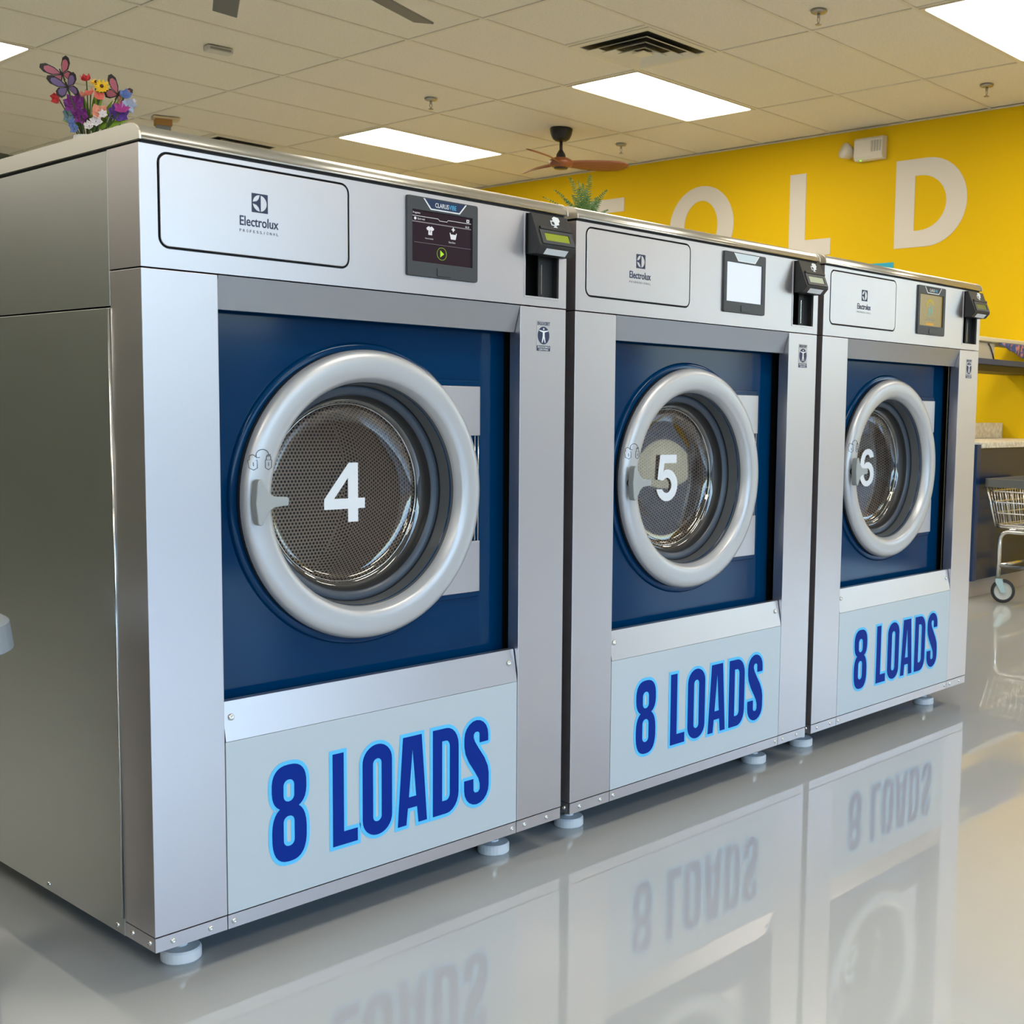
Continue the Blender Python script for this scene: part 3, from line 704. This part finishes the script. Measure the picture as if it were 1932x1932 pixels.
wall_letter('wall_letter', [(3.363, 2.17), (3.363, 2.769), (3.222, 2.769), (3.222, 2.287), (3.001, 2.287), (3.001, 2.17)][::-1], [], 'big white letter L on the yellow wall, third letter of FOLD')
def dd(y0, y1, z0, z1, rr):
    o = [(y0, z0)]
    cz = (z0+z1)/2; h = (z1-z0)/2
    for a in range(-90, 91, 10): o.append((y1+rr-rr*math.cos(R_(a)), cz+h*math.sin(R_(a))))
    return o+[(y0, z1)]
wall_letter('wall_letter', dd(2.479, 1.938, 2.172, 2.768, .30), [dd(2.330, 2.090, 2.283, 2.655, .20)], 'big white letter D on the yellow wall, last letter below the emergency light')
obj('wall_stripe', bx(XW-.004, XW-.0005, 2.477, 4.9, 1.95, 2.080), mat('cyan_paint', (.02, .42, .62), .6), label='cyan painted stripe on yellow wall showing above the third machine', cat='wall stripe')

# ------------------------------------------------------------------ ceiling fittings
VENTM = mat('vent_enamel', (.74, .71, .60), .5); VDARK = mat('duct_dark', (.03, .028, .024), .7)
def vent(x0, y0, label):
    c = .3048; r = empty('ceiling_vent', (x0+c, y0+c, HC), label=label, cat='ceiling vent', group='square ceiling air vents')
    mpz = lambda x, y, z: (x, z, y)
    obj('frame', pl(rect(-c+.013, c-.013, -c+.013, c-.013), [rect(-c+.055, c-.055, -c+.055, c-.055)], -.005, .004, mpz), VENTM, r)
    # sunken dark throat
    obj('throat', bx(-c+.04, c-.04, -c+.04, c-.04, .0005, .0035), VDARK, r)
    for i, (a, b, z0, z1) in enumerate(((.225, .178, -.022, -.004), (.160, .113, -.026, -.004), (.096, .052, -.030, -.004))):
        bm = bmesh.new()
        A_ = [bm.verts.new(p) for p in ((-a, -a, z0), (a, -a, z0), (a, a, z0), (-a, a, z0))]; B_ = [bm.verts.new(p) for p in ((-b, -b, z1), (b, -b, z1), (b, b, z1), (-b, b, z1))]
        for k_ in range(4):
            j = (k_+1) % 4; bm.faces.new((A_[k_], A_[j], B_[j], B_[k_]))
        thicken(bm, (0, 0, -.003)); obj('louvre', bm, VENTM, r)
    obj('centre_plate', bx(-.042, .042, -.042, .042, -.030, -.024), VENTM, r)
vent(GX-.6096, GY-.6096, 'square stepped air vent in the ceiling above the first light panel')
vent(GX-.6096, GY+.6096*6, 'dark square air vent peeking over the first machine lid')
SPR = mat('sprinkler_metal', (.42, .40, .37), .38, .9)
def sprinkler(x, y, label):
    r = empty('sprinkler_head', (x, y, HC), label=label, cat='sprinkler', group='fire sprinklers in the ceiling')
    obj('escutcheon', lathe([(.0003, 0), (.040, 0), (.042, -.003), (.036, -.012), (.018, -.016), (.0003, -.016)], 0, 0, 24, 'Z'), SPR, r, smooth=True)
    bm = tube([(0, 0, -.014), (0, 0, -.035)], .008, 10); tube([(.006, 0, -.033), (.011, 0, -.045), (.003, 0, -.062)], .0022, 6, bm); tube([(-.006, 0, -.033), (-.011, 0, -.045), (-.003, 0, -.062)], .0022, 6, bm); tube([(0, 0, -.058), (0, 0, -.068)], .0045, 8, bm)
    obj('nozzle', bm, SPR, r, smooth=True)
    obj('deflector', lathe([(.0003, -.068), (.016, -.067), (.016, -.070), (.0003, -.071)], 0, 0, 16, 'Z'), SPR, r)
sprinkler(4.392, 1.583, 'fire sprinkler head in the ceiling right of the square vent, near the top')
sprinkler(6.21, 1.552, 'fire sprinkler head in the ceiling at far right near the yellow wall')
sprinkler(4.354, 4.548, 'fire sprinkler head in the ceiling left of the middle light panel')
sprinkler(6.145, 4.484, 'fire sprinkler head in the ceiling just right of the wooden fan')
# wooden fan
WOOD = mat('fan_wood', (.27, .085, .03), .38)
v_ = coords(WOOD, (1, 30, 1)); mixcol(WOOD, noise(WOOD, 6, v_, 4), (.20, .055, .018), (.34, .12, .045))
fan = empty('ceiling_fan', (5.50, 4.485, HC), R_(-49), label='three-bladed wooden ceiling fan on a black mount before the yellow wall', cat='ceiling fan')
obj('canopy', lathe([(.0003, 0), (.080, 0), (.082, -.006), (.076, -.040), (.060, -.072), (.040, -.086), (.0003, -.088)], 0, 0, 32, 'Z'), BLKP, fan, smooth=True)
obj('downrod', tube([(0, 0, -.08), (0, 0, -.175)], .012, 14), BLKP, fan, smooth=True)
obj('motor_cone', lathe([(.0003, -.150), (.014, -.150), (.032, -.180), (.036, -.205), (.060, -.222), (.0003, -.224)], 0, 0, 28, 'Z'), BLKP, fan, smooth=True)
obj('hub', lathe([(.0003, -.205), (.055, -.207), (.082, -.222), (.086, -.240), (.078, -.262), (.045, -.276), (.0003, -.277)], 0, 0, 32, 'Z'), WOOD, fan, smooth=True)
obj('hub_plate', lathe([(.0003, -.2775), (.050, -.2760), (.048, -.281), (.0003, -.282)], 0, 0, 24, 'Z'), BLKP, fan, smooth=True)
def blade(L, w0, w1, pitchd, th=.009, sweep=.03):
    bm = bmesh.new(); N = 14; rows = []
    for i in range(N+1):
        t = i/N; x = .04+t*(L-.04); wv = (w0+(w1-w0)*math.sin(min(1, t*1.5)*PI/2))*(1 if t < .8 else math.sqrt(max(.02, 1-((t-.8)/.2)**2)*.92+.08))
        a = R_(pitchd)*(1-.4*t); cy = sweep*math.sin(t*PI)
        row = []
        for s_, zz in ((-1, 0), (-.5, .006), (0, .008), (.5, .006), (1, 0), (.5, -.002), (0, -.002), (-.5, -.002)):
            yy = s_*wv/2; row.append(bm.verts.new((x, cy+yy*math.cos(a)-zz*math.sin(a), -.243+yy*math.sin(a)+zz*math.cos(a))))
        rows.append(row)
    for a_, b_ in zip(rows, rows[1:]):
        for i in range(8): bm.faces.new((a_[i], a_[(i+1) % 8], b_[(i+1) % 8], b_[i]))
    bm.faces.new(rows[0]); bm.faces.new(rows[-1]); bmesh.ops.recalc_face_normals(bm, faces=bm.faces); return bm
for a in (7, 127, 247):
    bm = blade(.49, .06, .135, -32); bm.transform(Matrix.Rotation(R_(a), 4, 'Z')); obj('blade', bm, WOOD, fan, smooth=True)
# big grey fan, only two blade tips in view
GREYB = mat('fan_grey', (.17, .165, .155), .55)
fan2 = empty('ceiling_fan', (1.5695, 2.275, HC), 0, label='large grey ceiling fan with only blade tips in the top of the view', cat='ceiling fan')
obj('canopy', lathe([(.0003, 0), (.10, 0), (.09, -.05), (.03, -.07), (.0003, -.07)], 0, 0, 28, 'Z'), GREYB, fan2, smooth=True)
obj('downrod', tube([(0, 0, -.05), (0, 0, -.19)], .02, 12), GREYB, fan2, smooth=True)
obj('motor', lathe([(.0003, -.17), (.12, -.18), (.16, -.20), (.16, -.255), (.10, -.28), (.0003, -.28)], 0, 0, 32, 'Z'), GREYB, fan2, smooth=True)
for k in range(8):
    a = [61.46, 18.38, -26.6, -71.6, -116.6, -161.6, 153.4, 106.5][k]; L = [1.155, 1.265][k] if k < 2 else 1.2
    bm = bmesh.new(); box(bm, .14, L, -.055, .055, -.006, .004); bm.transform(Matrix.Translation((0, 0, -.2385)) @ Matrix.Rotation(R_(a), 4, 'Z') @ Matrix.Rotation(R_(10), 4, 'X')); obj('blade', bm, GREYB, fan2, bevel=.003)
# small ceiling boxes
c1 = empty('ceiling_sensor', (2.861, 4.603, HC), R_(-8), label='small white rectangular sensor on the ceiling above the first machine', cat='ceiling sensor')
obj('housing', bx(-.075, .075, -.035, .035, -.030, -.0005), mat('sensor_white', (.62, .60, .53), .5), c1, bevel=.006)
obj('lens', bx(-.06, .06, -.037, -.034, -.022, -.010), mat('sensor_lens', (.30, .29, .26), .3), c1)
c2 = empty('ceiling_speaker', (3.56, 6.50, HC), R_(-20), label='small cream and brown box hanging from the ceiling behind the first machine', cat='ceiling box')
obj('mount_plate', bx(-.09, .09, -.06, .06, -.015, -.0005), mat('cream_plastic', (.70, .58, .38), .5), c2, bevel=.004)
obj('housing', bx(-.075, .04, -.04, .04, -.060, -.015), mat('brown_plastic', (.42, .22, .06), .5), c2, bevel=.004)
obj('lower_case', bx(-.065, .03, -.035, .035, -.12, -.060), mat('grey_blue_plastic', (.24, .26, .30), .5), c2, bevel=.004)

# emergency light on the yellow wall
EM = mat('emergency_plastic', (.72, .68, .60), .45)
em = empty('emergency_light', (XW, 2.675, 2.880), label='white boxy emergency light high on the yellow wall above the D', cat='emergency light')
bm = bmesh.new(); P = [(0, -.085), (0, .075), (-.050, .070), (-.066, .055), (-.072, -.060), (-.055, -.085)]
a = [bm.verts.new((p[0], -.115, p[1])) for p in P]; b = [bm.verts.new((p[0], .115, p[1])) for p in P]; bm.faces.new(a); bm.faces.new(b)
for i in range(6): bm.faces.new((a[i], a[(i+1) % 6], b[(i+1) % 6], b[i]))
bmesh.ops.recalc_face_normals(bm, faces=bm.faces); obj('housing', bm, EM, em, bevel=.006)
for s_, yy in ((1, .168), ):
    bm = lathe([(.0003, -.035), (.036, -.035), (.054, .02), (.056, .040), (.0003, .043)], 0, 0, 24, 'Z')
    bm.transform(Matrix.Translation((-.055, yy, -.015)) @ Matrix.Rotation(R_(-70), 4, 'Y') @ Matrix.Rotation(R_(-s_*25), 4, 'X')); obj('lamp_head', bm, EM, em, smooth=True)
    obj('lamp_arm', tube([(-.03, yy-s_*.06, -.01), (-.045, yy-s_*.01, -.012)], .014, 10), EM, em, smooth=True)
bm = bmesh.new()
for i in range(4): box(bm, -.0725, -.069, -.105+.022*i, -.093+.022*i, -.035, .040)
obj('grille', bm, mat('grille_grey', (.45, .43, .38), .5), em)
obj('indicator', bx(-.070, -.062, .050, .060, -.092, -.086), emis('green_led', (.3, 1, .02), 1.5), em)

# ------------------------------------------------------------------ folding counter, shelf and what stands there
def marble():
    m = mat('speckled_marble', (.74, .71, .66), .25); f = noise(m, 40, coords(m), 5); mixcol(m, remap(m, f, .38, .62, 0, 1), (.62, .58, .52), (.84, .82, .78)); return m
MAR = marble(); NAVYL = mat('navy_laminate', (.012, .028, .075), .22)
ct = empty('folding_counter', (5.33, 1.1, 0), label='navy folding counter with marble top beside the third machine, behind the cart', cat='counter')
obj('front_panel', bx(.02, 1.44, .0, .02, .110, .844), NAVYL, ct)
obj('end_post', bx(0, .045, -.012, .52, .110, .866), mat('navy_post', (.006, .035, .12), .3), ct)
obj('plinth', bx(.03, 1.44, .06, .08, 0, .112), mat('pale_tile', (.50, .45, .42), .4), ct)
obj('countertop', bx(.047, 1.45, -.020, .54, .846, .879), MAR, ct, bevel=.003)
obj('splashback', bx(.03, 1.445, .515, .545, .8795, .978), MAR, ct, bevel=.002)
sh = empty('wall_shelf', (5.6, 1.35, 1.318), label='navy shelf with dark underside mounted on the yellow wall above counter', cat='shelf')
obj('shelf_board', bx(0, 1.18, 0, .27, .012, .045), mat('navy_shelf', (.012, .05, .17), .35), sh)
obj('underframe', bx(.01, 1.17, .02, .26, -.028, .011), BLKP, sh)
bxs = empty('storage_box', (5.72, 1.40, 1.3635), label='white cardboard box standing on the navy shelf, beside the machine', cat='box')
obj('box_body', bx(0, .43, 0, .18, 0, .0995), mat('white_card', (.70, .67, .62), .6), bxs, bevel=.003)
obj('cord', tube([(.335, -.004, .093), (.36, -.006, .075), (.40, -.005, .03), (.415, -.004, .004)], .004, 6), BLKP, bxs, smooth=True)
tr_ = obj('tray', bx(5.75, 6.775, 1.36, 1.60, 1.4655, 1.492), mat('cream_board', (.70, .68, .56), .5), None, bevel=.006, label='long cream board lying on top of the white box on the shelf', cat='board')
CL = mat('printed_cloth', (.05, .10, .30), .8)
f_ = noise(CL, 26, coords(CL), 2); mixcol(CL, remap(CL, f_, .52, .60, 0, 1), (.045, .09, .30), (.55, .22, .25))
bm = bmesh.new(); rows = []
for i in range(19):
    t = i/18; x = 6.12+.52*t; row = []
    top = 1.4645; bot = 1.4645-.010-.088*min(1, t*1.25)
    for j in range(7):
        s_ = j/6; row.append(bm.verts.new((x, 1.352+.006*math.sin(t*22+s_*2), top+(bot-top)*s_)))
    rows.append(row)
for a, b in zip(rows, rows[1:]):
    for j in range(6): bm.faces.new((a[j], a[j+1], b[j+1], b[j]))
thicken(bm, (0, -.003, 0)); obj('hanging_cloth', bm, CL, None, smooth=True, label='blue printed cloth with pink marks hanging off the cream board', cat='cloth')

# laundry cart
cart = empty('laundry_cart', (5.375, 1.00, 0), label='chrome wire laundry cart with grey rim, cut by the right edge', cat='laundry cart')
CW, CLn = .52, .72
RIMM = mat('rim_grey', (.12, .125, .125), .5)
def loop3(x0, x1, y0, y1, z, r_, n=4):
    o = rrect(x0, x1, y0, y1, r_, n); return [(a, b, z) for a, b in o]
def frus(z):   # basket taper
    t = (.655-z)/.24; return -.02+.045*t, CW+.02-.045*t, -CLn-.0+.05*t, .036-.040*t
x0, x1, y0, y1 = frus(.66)
bm = bmesh.new()
rim_o = rrect(x0-.018, x1+.018, y0-.018, y1+.018, .05, 5); rim_i = rrect(x0+.012, x1-.012, y0+.012, y1-.012, .035, 5)
plate(bm, rim_o, [rim_i], .638, .682, lambda x, y, z: (x, z, y)); obj('rim', bm, RIMM, cart, bevel=.008, segs=3)
bm = bmesh.new()
for z in (.615, .555, .495, .430): tube(loop3(*frus(z), z, .045), .0042, 6, bm, closed=True)
tube(loop3(*frus(.420), .418, .04), .006, 6, bm, closed=True)
a0 = frus(.64); a1 = frus(.42)
n_ = 22
for i in range(1, n_):
    t = i/n_
    for xi in (0, 1): tube([(a0[xi], a0[2]+(a0[3]-a0[2])*t, .64), (a1[xi], a1[2]+(a1[3]-a1[2])*t, .42)], .0026, 5, bm)
n_ = 16
for i in range(1, n_):
    t = i/n_
    for yi in (2, 3): tube([(a0[0]+(a0[1]-a0[0])*t, a0[yi], .64), (a1[0]+(a1[1]-a1[0])*t, a1[yi], .42)], .0026, 5, bm)
    tube([(a1[0]+(a1[1]-a1[0])*t, a1[2], .418), (a1[0]+(a1[1]-a1[0])*t, a1[3], .418)], .0026, 5, bm)
for xi in (0, 1):
    for yi in (2, 3): tube([(a0[xi], a0[yi], .64), (a1[xi], a1[yi], .42)], .006, 6, bm)
obj('wire_basket', bm, CHROME, cart, smooth=True)
bm = bmesh.new()
for x in (.03, CW-.03):
    pts = [(x, -.03, .135), (x, -.03, .335)]+[(x, -.03-.05+.05*math.cos(R_(a)), .345+.05*math.sin(R_(a))) for a in range(15, 91, 15)]
    pts += [(x, -CLn+.11, .395)]+[(x, -CLn+.11-.05*math.sin(R_(a)), .345+.05*math.cos(R_(a))) for a in range(15, 91, 15)]+[(x, -CLn+.06, .135)]
    tube(pts, .0125, 10, bm); tube([(x, -.03, .205), (x, -CLn+.06, .205)], .010, 8, bm)
for y in (-.03, -CLn+.06): tube([(.03, y, .205), (CW-.03, y, .205)], .010, 8, bm); tube([(.03, y+(-.05 if y > -.1 else .05), .40), (CW-.03, y+(-.05 if y > -.1 else .05), .40)], .009, 8, bm)
obj('frame', bm, CHROME, cart, smooth=True)
TYRE = mat('tyre_black', (.02, .02, .02), .5); HUBM = mat('wheel_grey', (.55, .55, .50), .5); FORK = mat('fork_zinc', (.35, .42, .40), .4, .6)
for i, (x, y) in enumerate(((.03, -.03), (.03, -CLn+.06), (CW-.03, -.03), (CW-.03, -CLn+.06))):
    ang = R_(-60+i*35); Mx = Matrix.Translation((x, y, .065)) @ Matrix.Rotation(ang, 4, 'Z') @ Matrix.Translation((.028, 0, 0))
    bm = lathe([(.048, -.013), (.058, -.015), (.0645, -.010), (.065, 0), (.0645, .010), (.058, .015), (.048, .013), (.048, -.013)], 0, 0, 32); bm.transform(Mx); wh = obj('wheel', bm, TYRE, cart, smooth=True)
    bm = lathe([(.0003, -.012), (.012, -.014), (.016, -.007), (.046, -.009), (.049, -.0125), (.049, .0125), (.046, .009), (.016, .007), (.012, .014), (.0003, .012)], 0, 0, 28); bm.transform(Mx); obj('wheel_hub', bm, HUBM, wh, smooth=True)
    bm = bmesh.new()
    for s_ in (-1, 1): plate(bm, [(-.012, -.008), (.012, -.008), (-.005, .062), (-.042, .066), (-.045, .052)], [], s_*.019-.0015, s_*.019+.0015)
    box(bm, -.045, -.004, -.020, .020, .064, .069); bm.transform(Mx); obj('fork', bm, FORK, wh)

# grey waste bin at the left edge
bn = empty('waste_bin', (-.314, .29, 0), label='black waste bin with flared grey rim at the left edge beside machine', cat='bin')
BING = mat('bin_grey', (.34, .38, .42), .5)
obj('bin_body', lathe([(.0003, .004), (.150, .0), (.156, .01), (.172, .60), (.176, .62)], 0, 0, 48, 'Z'), BLKP, bn, smooth=True)
obj('bin_rim', lathe([(.174, .612), (.196, .606), (.190, .650), (.180, .656), (.172, .640)], 0, 0, 48, 'Z'), BING, bn)
obj('bin_liner', lathe([(.168, .640), (.160, .30), (.0003, .28)], 0, 0, 48, 'Z'), BLKP, bn, smooth=True)

# ------------------------------------------------------------------ flowers on the first machine
random.seed(4)
bq = empty('flower_bouquet', (.205, .60, 1.4853), -.8551, label='bunch of artificial flowers and butterflies standing on the nearest machine', cat='flowers')
ZB0 = .096   # height of the line where the lid edge hides the stems
def pu(px, py, d=0): return Vector(((px-165)/925, d, ZB0+(252-py)/925))
obj('vase', lathe([(.0003, 0), (.030, 0), (.034, .01), (.036, .05), (.030, .085), (.027, .084), (.030, .05), (.0003, .04)], 0, 0, 24, 'Z'), mat('vase_white', (.7, .7, .68), .3), bq, smooth=True)
LEAF = mat('leaf_green', (.19, .33, .015), .5); LEAFD = mat('stem_green', (.035, .075, .012), .6)
FC = {k: mat('petal_'+k, c, .5) for k, c in dict(red=(.62, .03, .04), coral=(.80, .18, .14), yellow=(.90, .55, .01), purple=(.20, .02, .22), violet=(.14, .06, .35), blue=(.12, .20, .50), white=(.75, .70, .74), paleblue=(.45, .50, .68), salmon=(.80, .32, .22), teal=(.13, .24, .30)).items()}
def leafshape(bm, base, tip, wdt, nrm, curl=.15, n=8, mi=0):
    base = Vector(base); tip = Vector(tip); ax = tip-base; L = ax.length; side = ax.cross(Vector(nrm)).normalized(); nn = side.cross(ax).normalized(); rows = []
    for i in range(n+1):
        t = i/n; p = base+ax*t+nn*curl*L*math.sin(t*PI); wv = wdt*math.sin(PI*min(.97, max(.04, t**.75)))
        rows.append([bm.verts.new(p-side*wv/2), bm.verts.new(p-nn*wv*.12), bm.verts.new(p+side*wv/2)])
    for a_, b_ in zip(rows, rows[1:]):
        for j in range(2): bm.faces.new((a_[j], a_[j+1], b_[j+1], b_[j])).material_index = mi
def stem(tip):
    tip = Vector(tip); b_ = Vector((tip.x*.12, tip.y*.12, .03)); mid = b_.lerp(tip, .55); mid.x *= .75
    return tube([b_, mid, tip], .0013, 6)
def rosette(c, rad, npet, wd, m, face=(0, -1, .25), cup=.5, cen=None):
    rad *= 1.2; wd *= 1.25; c = Vector(c); f = Vector(face).normalized(); a = f.orthogonal().normalized(); b = f.cross(a); bm = bmesh.new()
    for k in range(npet):
        t = 2*PI*k/npet+random.uniform(-.15, .15); d = (a*math.cos(t)+b*math.sin(t)); tip = c+d*rad*random.uniform(.88, 1.08)*math.cos(cup)+f*rad*math.sin(cup)
        leafshape(bm, c, tip, wd*random.uniform(.85, 1.1), f, -.12)
    thicken(bm, f*.0006)
    o = obj('flower', bm, m, bq, smooth=True)
    if cen:
        bm = bmesh.new(); bmesh.ops.create_uvsphere(bm, u_segments=12, v_segments=8, radius=rad*.22); bm.transform(Matrix.Translation(c+f*.002)); obj('flower_centre', bm, cen, o, smooth=True)
    obj('flower_stem', stem(c), LEAFD, o, smooth=True)
DKC = mat('centre_dark', (.08, .02, .01), .6)
rosette(pu(175, 158, .012), .0125, 12, .0055, FC['yellow'], (.1, -.5, .85), .15, DKC)
rosette(pu(198, 172, -.018), .0145, 13, .0060, FC['yellow'], (.15, -1, .55), .1, DKC)
rosette(pu(162, 158, .0), .013, 5, .0120, FC['red'], (-.1, -.5, .9), .95)
rosette(pu(112, 193, -.01), .014, 5, .0150, FC['red'], (-.6, -.7, -.1), .8)
rosette(pu(177, 186, -.02), .0120, 4, .0110, FC['coral'], (-.3, -.6, .6), .6)
rosette(pu(193, 192, -.022), .0120, 4, .0110, FC['coral'], (.5, -.6, .5), .5)
rosette(pu(160, 190, -.012), .010, 4, .0100, FC['salmon'], (0, -.5, .8), 1.0)
rosette(pu(192, 222, -.02), .017, 4, .0150, FC['salmon'], (.4, -.7, .2), .6)
rosette(pu(147, 205, -.02), .019, 7, .0170, FC['purple'], (0, -1, .2), .35)
rosette(pu(158, 226, -.02), .015, 6, .0130, FC['purple'], (.2, -1, -.2), .35)
rosette(pu(129, 206, .0), .012, 5, .0110, FC['violet'], (-.3, -1, .1), .4)
rosette(pu(222, 219, -.005), .019, 7, .0160, FC['violet'], (.4, -.9, .2), .4)
rosette(pu(233, 212, -.015), .015, 5, .0120, mat('petal_magenta', (.42, .04, .28), .5), (.3, -.7, .6), .3)
rosette(pu(235, 184, .0), .012, 5, .0110, FC['blue'], (.4, -.8, .4), .6)
rosette(pu(240, 202, .0), .016, 5, .0120, FC['paleblue'], (.6, -.8, -.2), .5)
rosette(pu(246, 192, .01), .006, 5, .0050, FC['white'], (.4, -.8, .4), .3)
rosette(pu(134, 224, -.01), .014, 5, .0150, FC['teal'], (-.3, -1, .2), .4)
rosette(pu(141, 240, -.02), .009, 5, .0085, FC['blue'], (-.2, -1, 0), .3)
rosette(pu(147, 251, -.025), .010, 5, .0090, FC['blue'], (-.2, -1, 0), .3)
rosette(pu(190, 238, -.03), .011, 6, .0090, FC['white'], (.2, -1, .2), .2)
rosette(pu(177, 246, -.03), .009, 6, .0080, FC['white'], (0, -1, .1), .2)
rosette(pu(203, 225, -.028), .009, 6, .0070, FC['white'], (.3, -1, .4), .3)
for b_, t_, wv in (((168, 235), (183, 152), .016), ((178, 232), (200, 172), .013), ((172, 240), (176, 190), .013), ((158, 246), (116, 233), .007), ((185, 248), (242, 231), .013), ((160, 235), (128, 200), .014), ((182, 240), (205, 190), .012), ((155, 250), (138, 196), .014), ((168, 250), (150, 178), .014), ((165, 252), (192, 160), .008), ((172, 250), (240, 168), .0035)):
    bm = bmesh.new(); d_ = random.uniform(-.01, .02); leafshape(bm, pu(*b_, d_-.005), pu(*t_, d_), wv, (0.2, -1, .2), .06, 10); thicken(bm, (0, .0006, 0)); obj('leaf', bm, LEAF, bq, smooth=True)
bm = bmesh.new()
for i in range(16):
    t_ = pu(random.uniform(135, 225), random.uniform(200, 235), random.uniform(-.02, .03)); tube([(t_.x*.1, t_.y*.1, .03), (t_.x*.6, t_.y*.6, t_.z*.6+.01), tuple(t_)], .0015, 5, bm)
obj('stems', bm, LEAFD, bq, smooth=True)
def butterfly(c, s_, m, rot, tilt):
    s_ *= 1.12; c = Vector(c); root_m = Matrix.Translation(c) @ Matrix.Rotation(rot, 4, 'Y') @ Matrix.Rotation(tilt, 4, 'X')
    bm = bmesh.new()
    for sd_ in (-1, 1):
        fwp = [(0, 0), (.25, .55), (.62, .98), (.95, 1.05), (1.08, .85), (.98, .5), (.62, .15), (0, -.03)]
        hwp = [(0, -.03), (.55, .10), (.80, -.10), (.82, -.42), (.60, -.66), (.34, -.58), (.12, -.3)]
        for P_ in (fwp, hwp):
            Q = [(sd_*a*s_, b*s_) for a, b in P_]; In = [((a-sum(q_[0] for q_ in Q)/len(Q))*.72+sum(q_[0] for q_ in Q)/len(Q)*.88, (b-sum(q_[1] for q_ in Q)/len(Q))*.72+sum(q_[1] for q_ in Q)/len(Q)*.88) for a, b in Q]
            mp_ = lambda x, y, z: (x, y-abs(x)*.45, z)
            plate(bm, Q, [], 0, .0006, mp_, 0); plate(bm, In, [], -.0006, 0, mp_, 1)
    bm.transform(root_m); o = obj('butterfly', bm, [mat('wing_edge', (.035, .03, .028), .6), m], bq)
    bm = tube([(0, -.001, .35*s_), (0, -.0015, 0), (0, -.001, -.45*s_)], .0016, 8); bm.transform(root_m); obj('butterfly_body', bm, BLKP, o)
    obj('butterfly_wire', stem(c), LEAFD, o)
PINKW = mat('wing_pink', (.55, .16, .22), .5)
butterfly(pu(124, 150, -.02), .026, PINKW, R_(-18), R_(25))
butterfly(pu(138, 176, -.03), .025, mat('wing_violet', (.20, .13, .30), .5), R_(-8), R_(30))
butterfly(pu(214, 178, .02), .025, PINKW, R_(35), R_(10))

# ------------------------------------------------------------------ fern on the second machine
fern = empty('potted_fern', (1.845, .75, 1.4853), -.8551, label='green potted fern standing on the middle machine before the letter F', cat='plant')
obj('pot', lathe([(.0003, 0), (.040, 0), (.052, .09), (.055, .095), (.050, .095), (.048, .085), (.0003, .08)], 0, 0, 28, 'Z'), mat('pot_dark', (.06, .05, .045), .5), fern, smooth=True)
FERN = mat('fern_green', (.055, .14, .022), .55)
def frond(tip, wv, mid=None):
    tip = Vector(tip); b0 = Vector((tip.x*.08, tip.y*.08, .085)); bm = bmesh.new(); N = 22; pts = []
    ctrl = Vector((tip.x*.35, tip.y*.35, .085+(tip.z-.085)*.75))
    for i in range(N+1):
        t = i/N; pts.append(b0*(1-t)**2+ctrl*2*t*(1-t)+tip*t*t)
    tube(pts, .0012, 5, bm, radii=[.0014*(1-.7*i/N) for i in range(N+1)])
    for i in range(4, N):
        t = i/N; d = (pts[i+1]-pts[i-1]).normalized() if i < N else d; sd_ = d.cross(Vector((0, -1, 0.3))).normalized()
        L = wv*math.sin(PI*(.12+.86*(1-abs(1-2*(t*.75+.1))**1.2)*.5))*(1.15-t)
        L = wv*(1.08-t)**.8*(.55 if t < .3 else 1)
        for s_ in (-1, 1):
            leafshape(bm, pts[i], pts[i]+sd_*s_*L+d*L*.55+Vector((0, random.uniform(-.004, .004), -.1*L)), max(.004, L*.30), (0, -1, .3), .05, 4)
    return obj('frond', bm, FERN, fern)
for (px, py, d_, wv) in ((1067, 335, .0, .020), (1108, 333, -.02, .024), (1083, 338, .04, .016), (1140, 361, -.03, .022), (1038, 360, -.02, .014), (1098, 352, .05, .020), (1086, 362, -.05, .026), (1120, 368, .03, .020), (1016, 372, .0, .012), (1074, 372, -.04, .022), (1142, 396, -.02, .018), (1105, 375, -.06, .026), (1092, 345, .02, .018), (1128, 380, -.05, .022), (1060, 380, -.05, .02)):
    t_ = Vector(((px-1098)/593, d_, (.168+(392-py)/593))); frond(t_, wv)
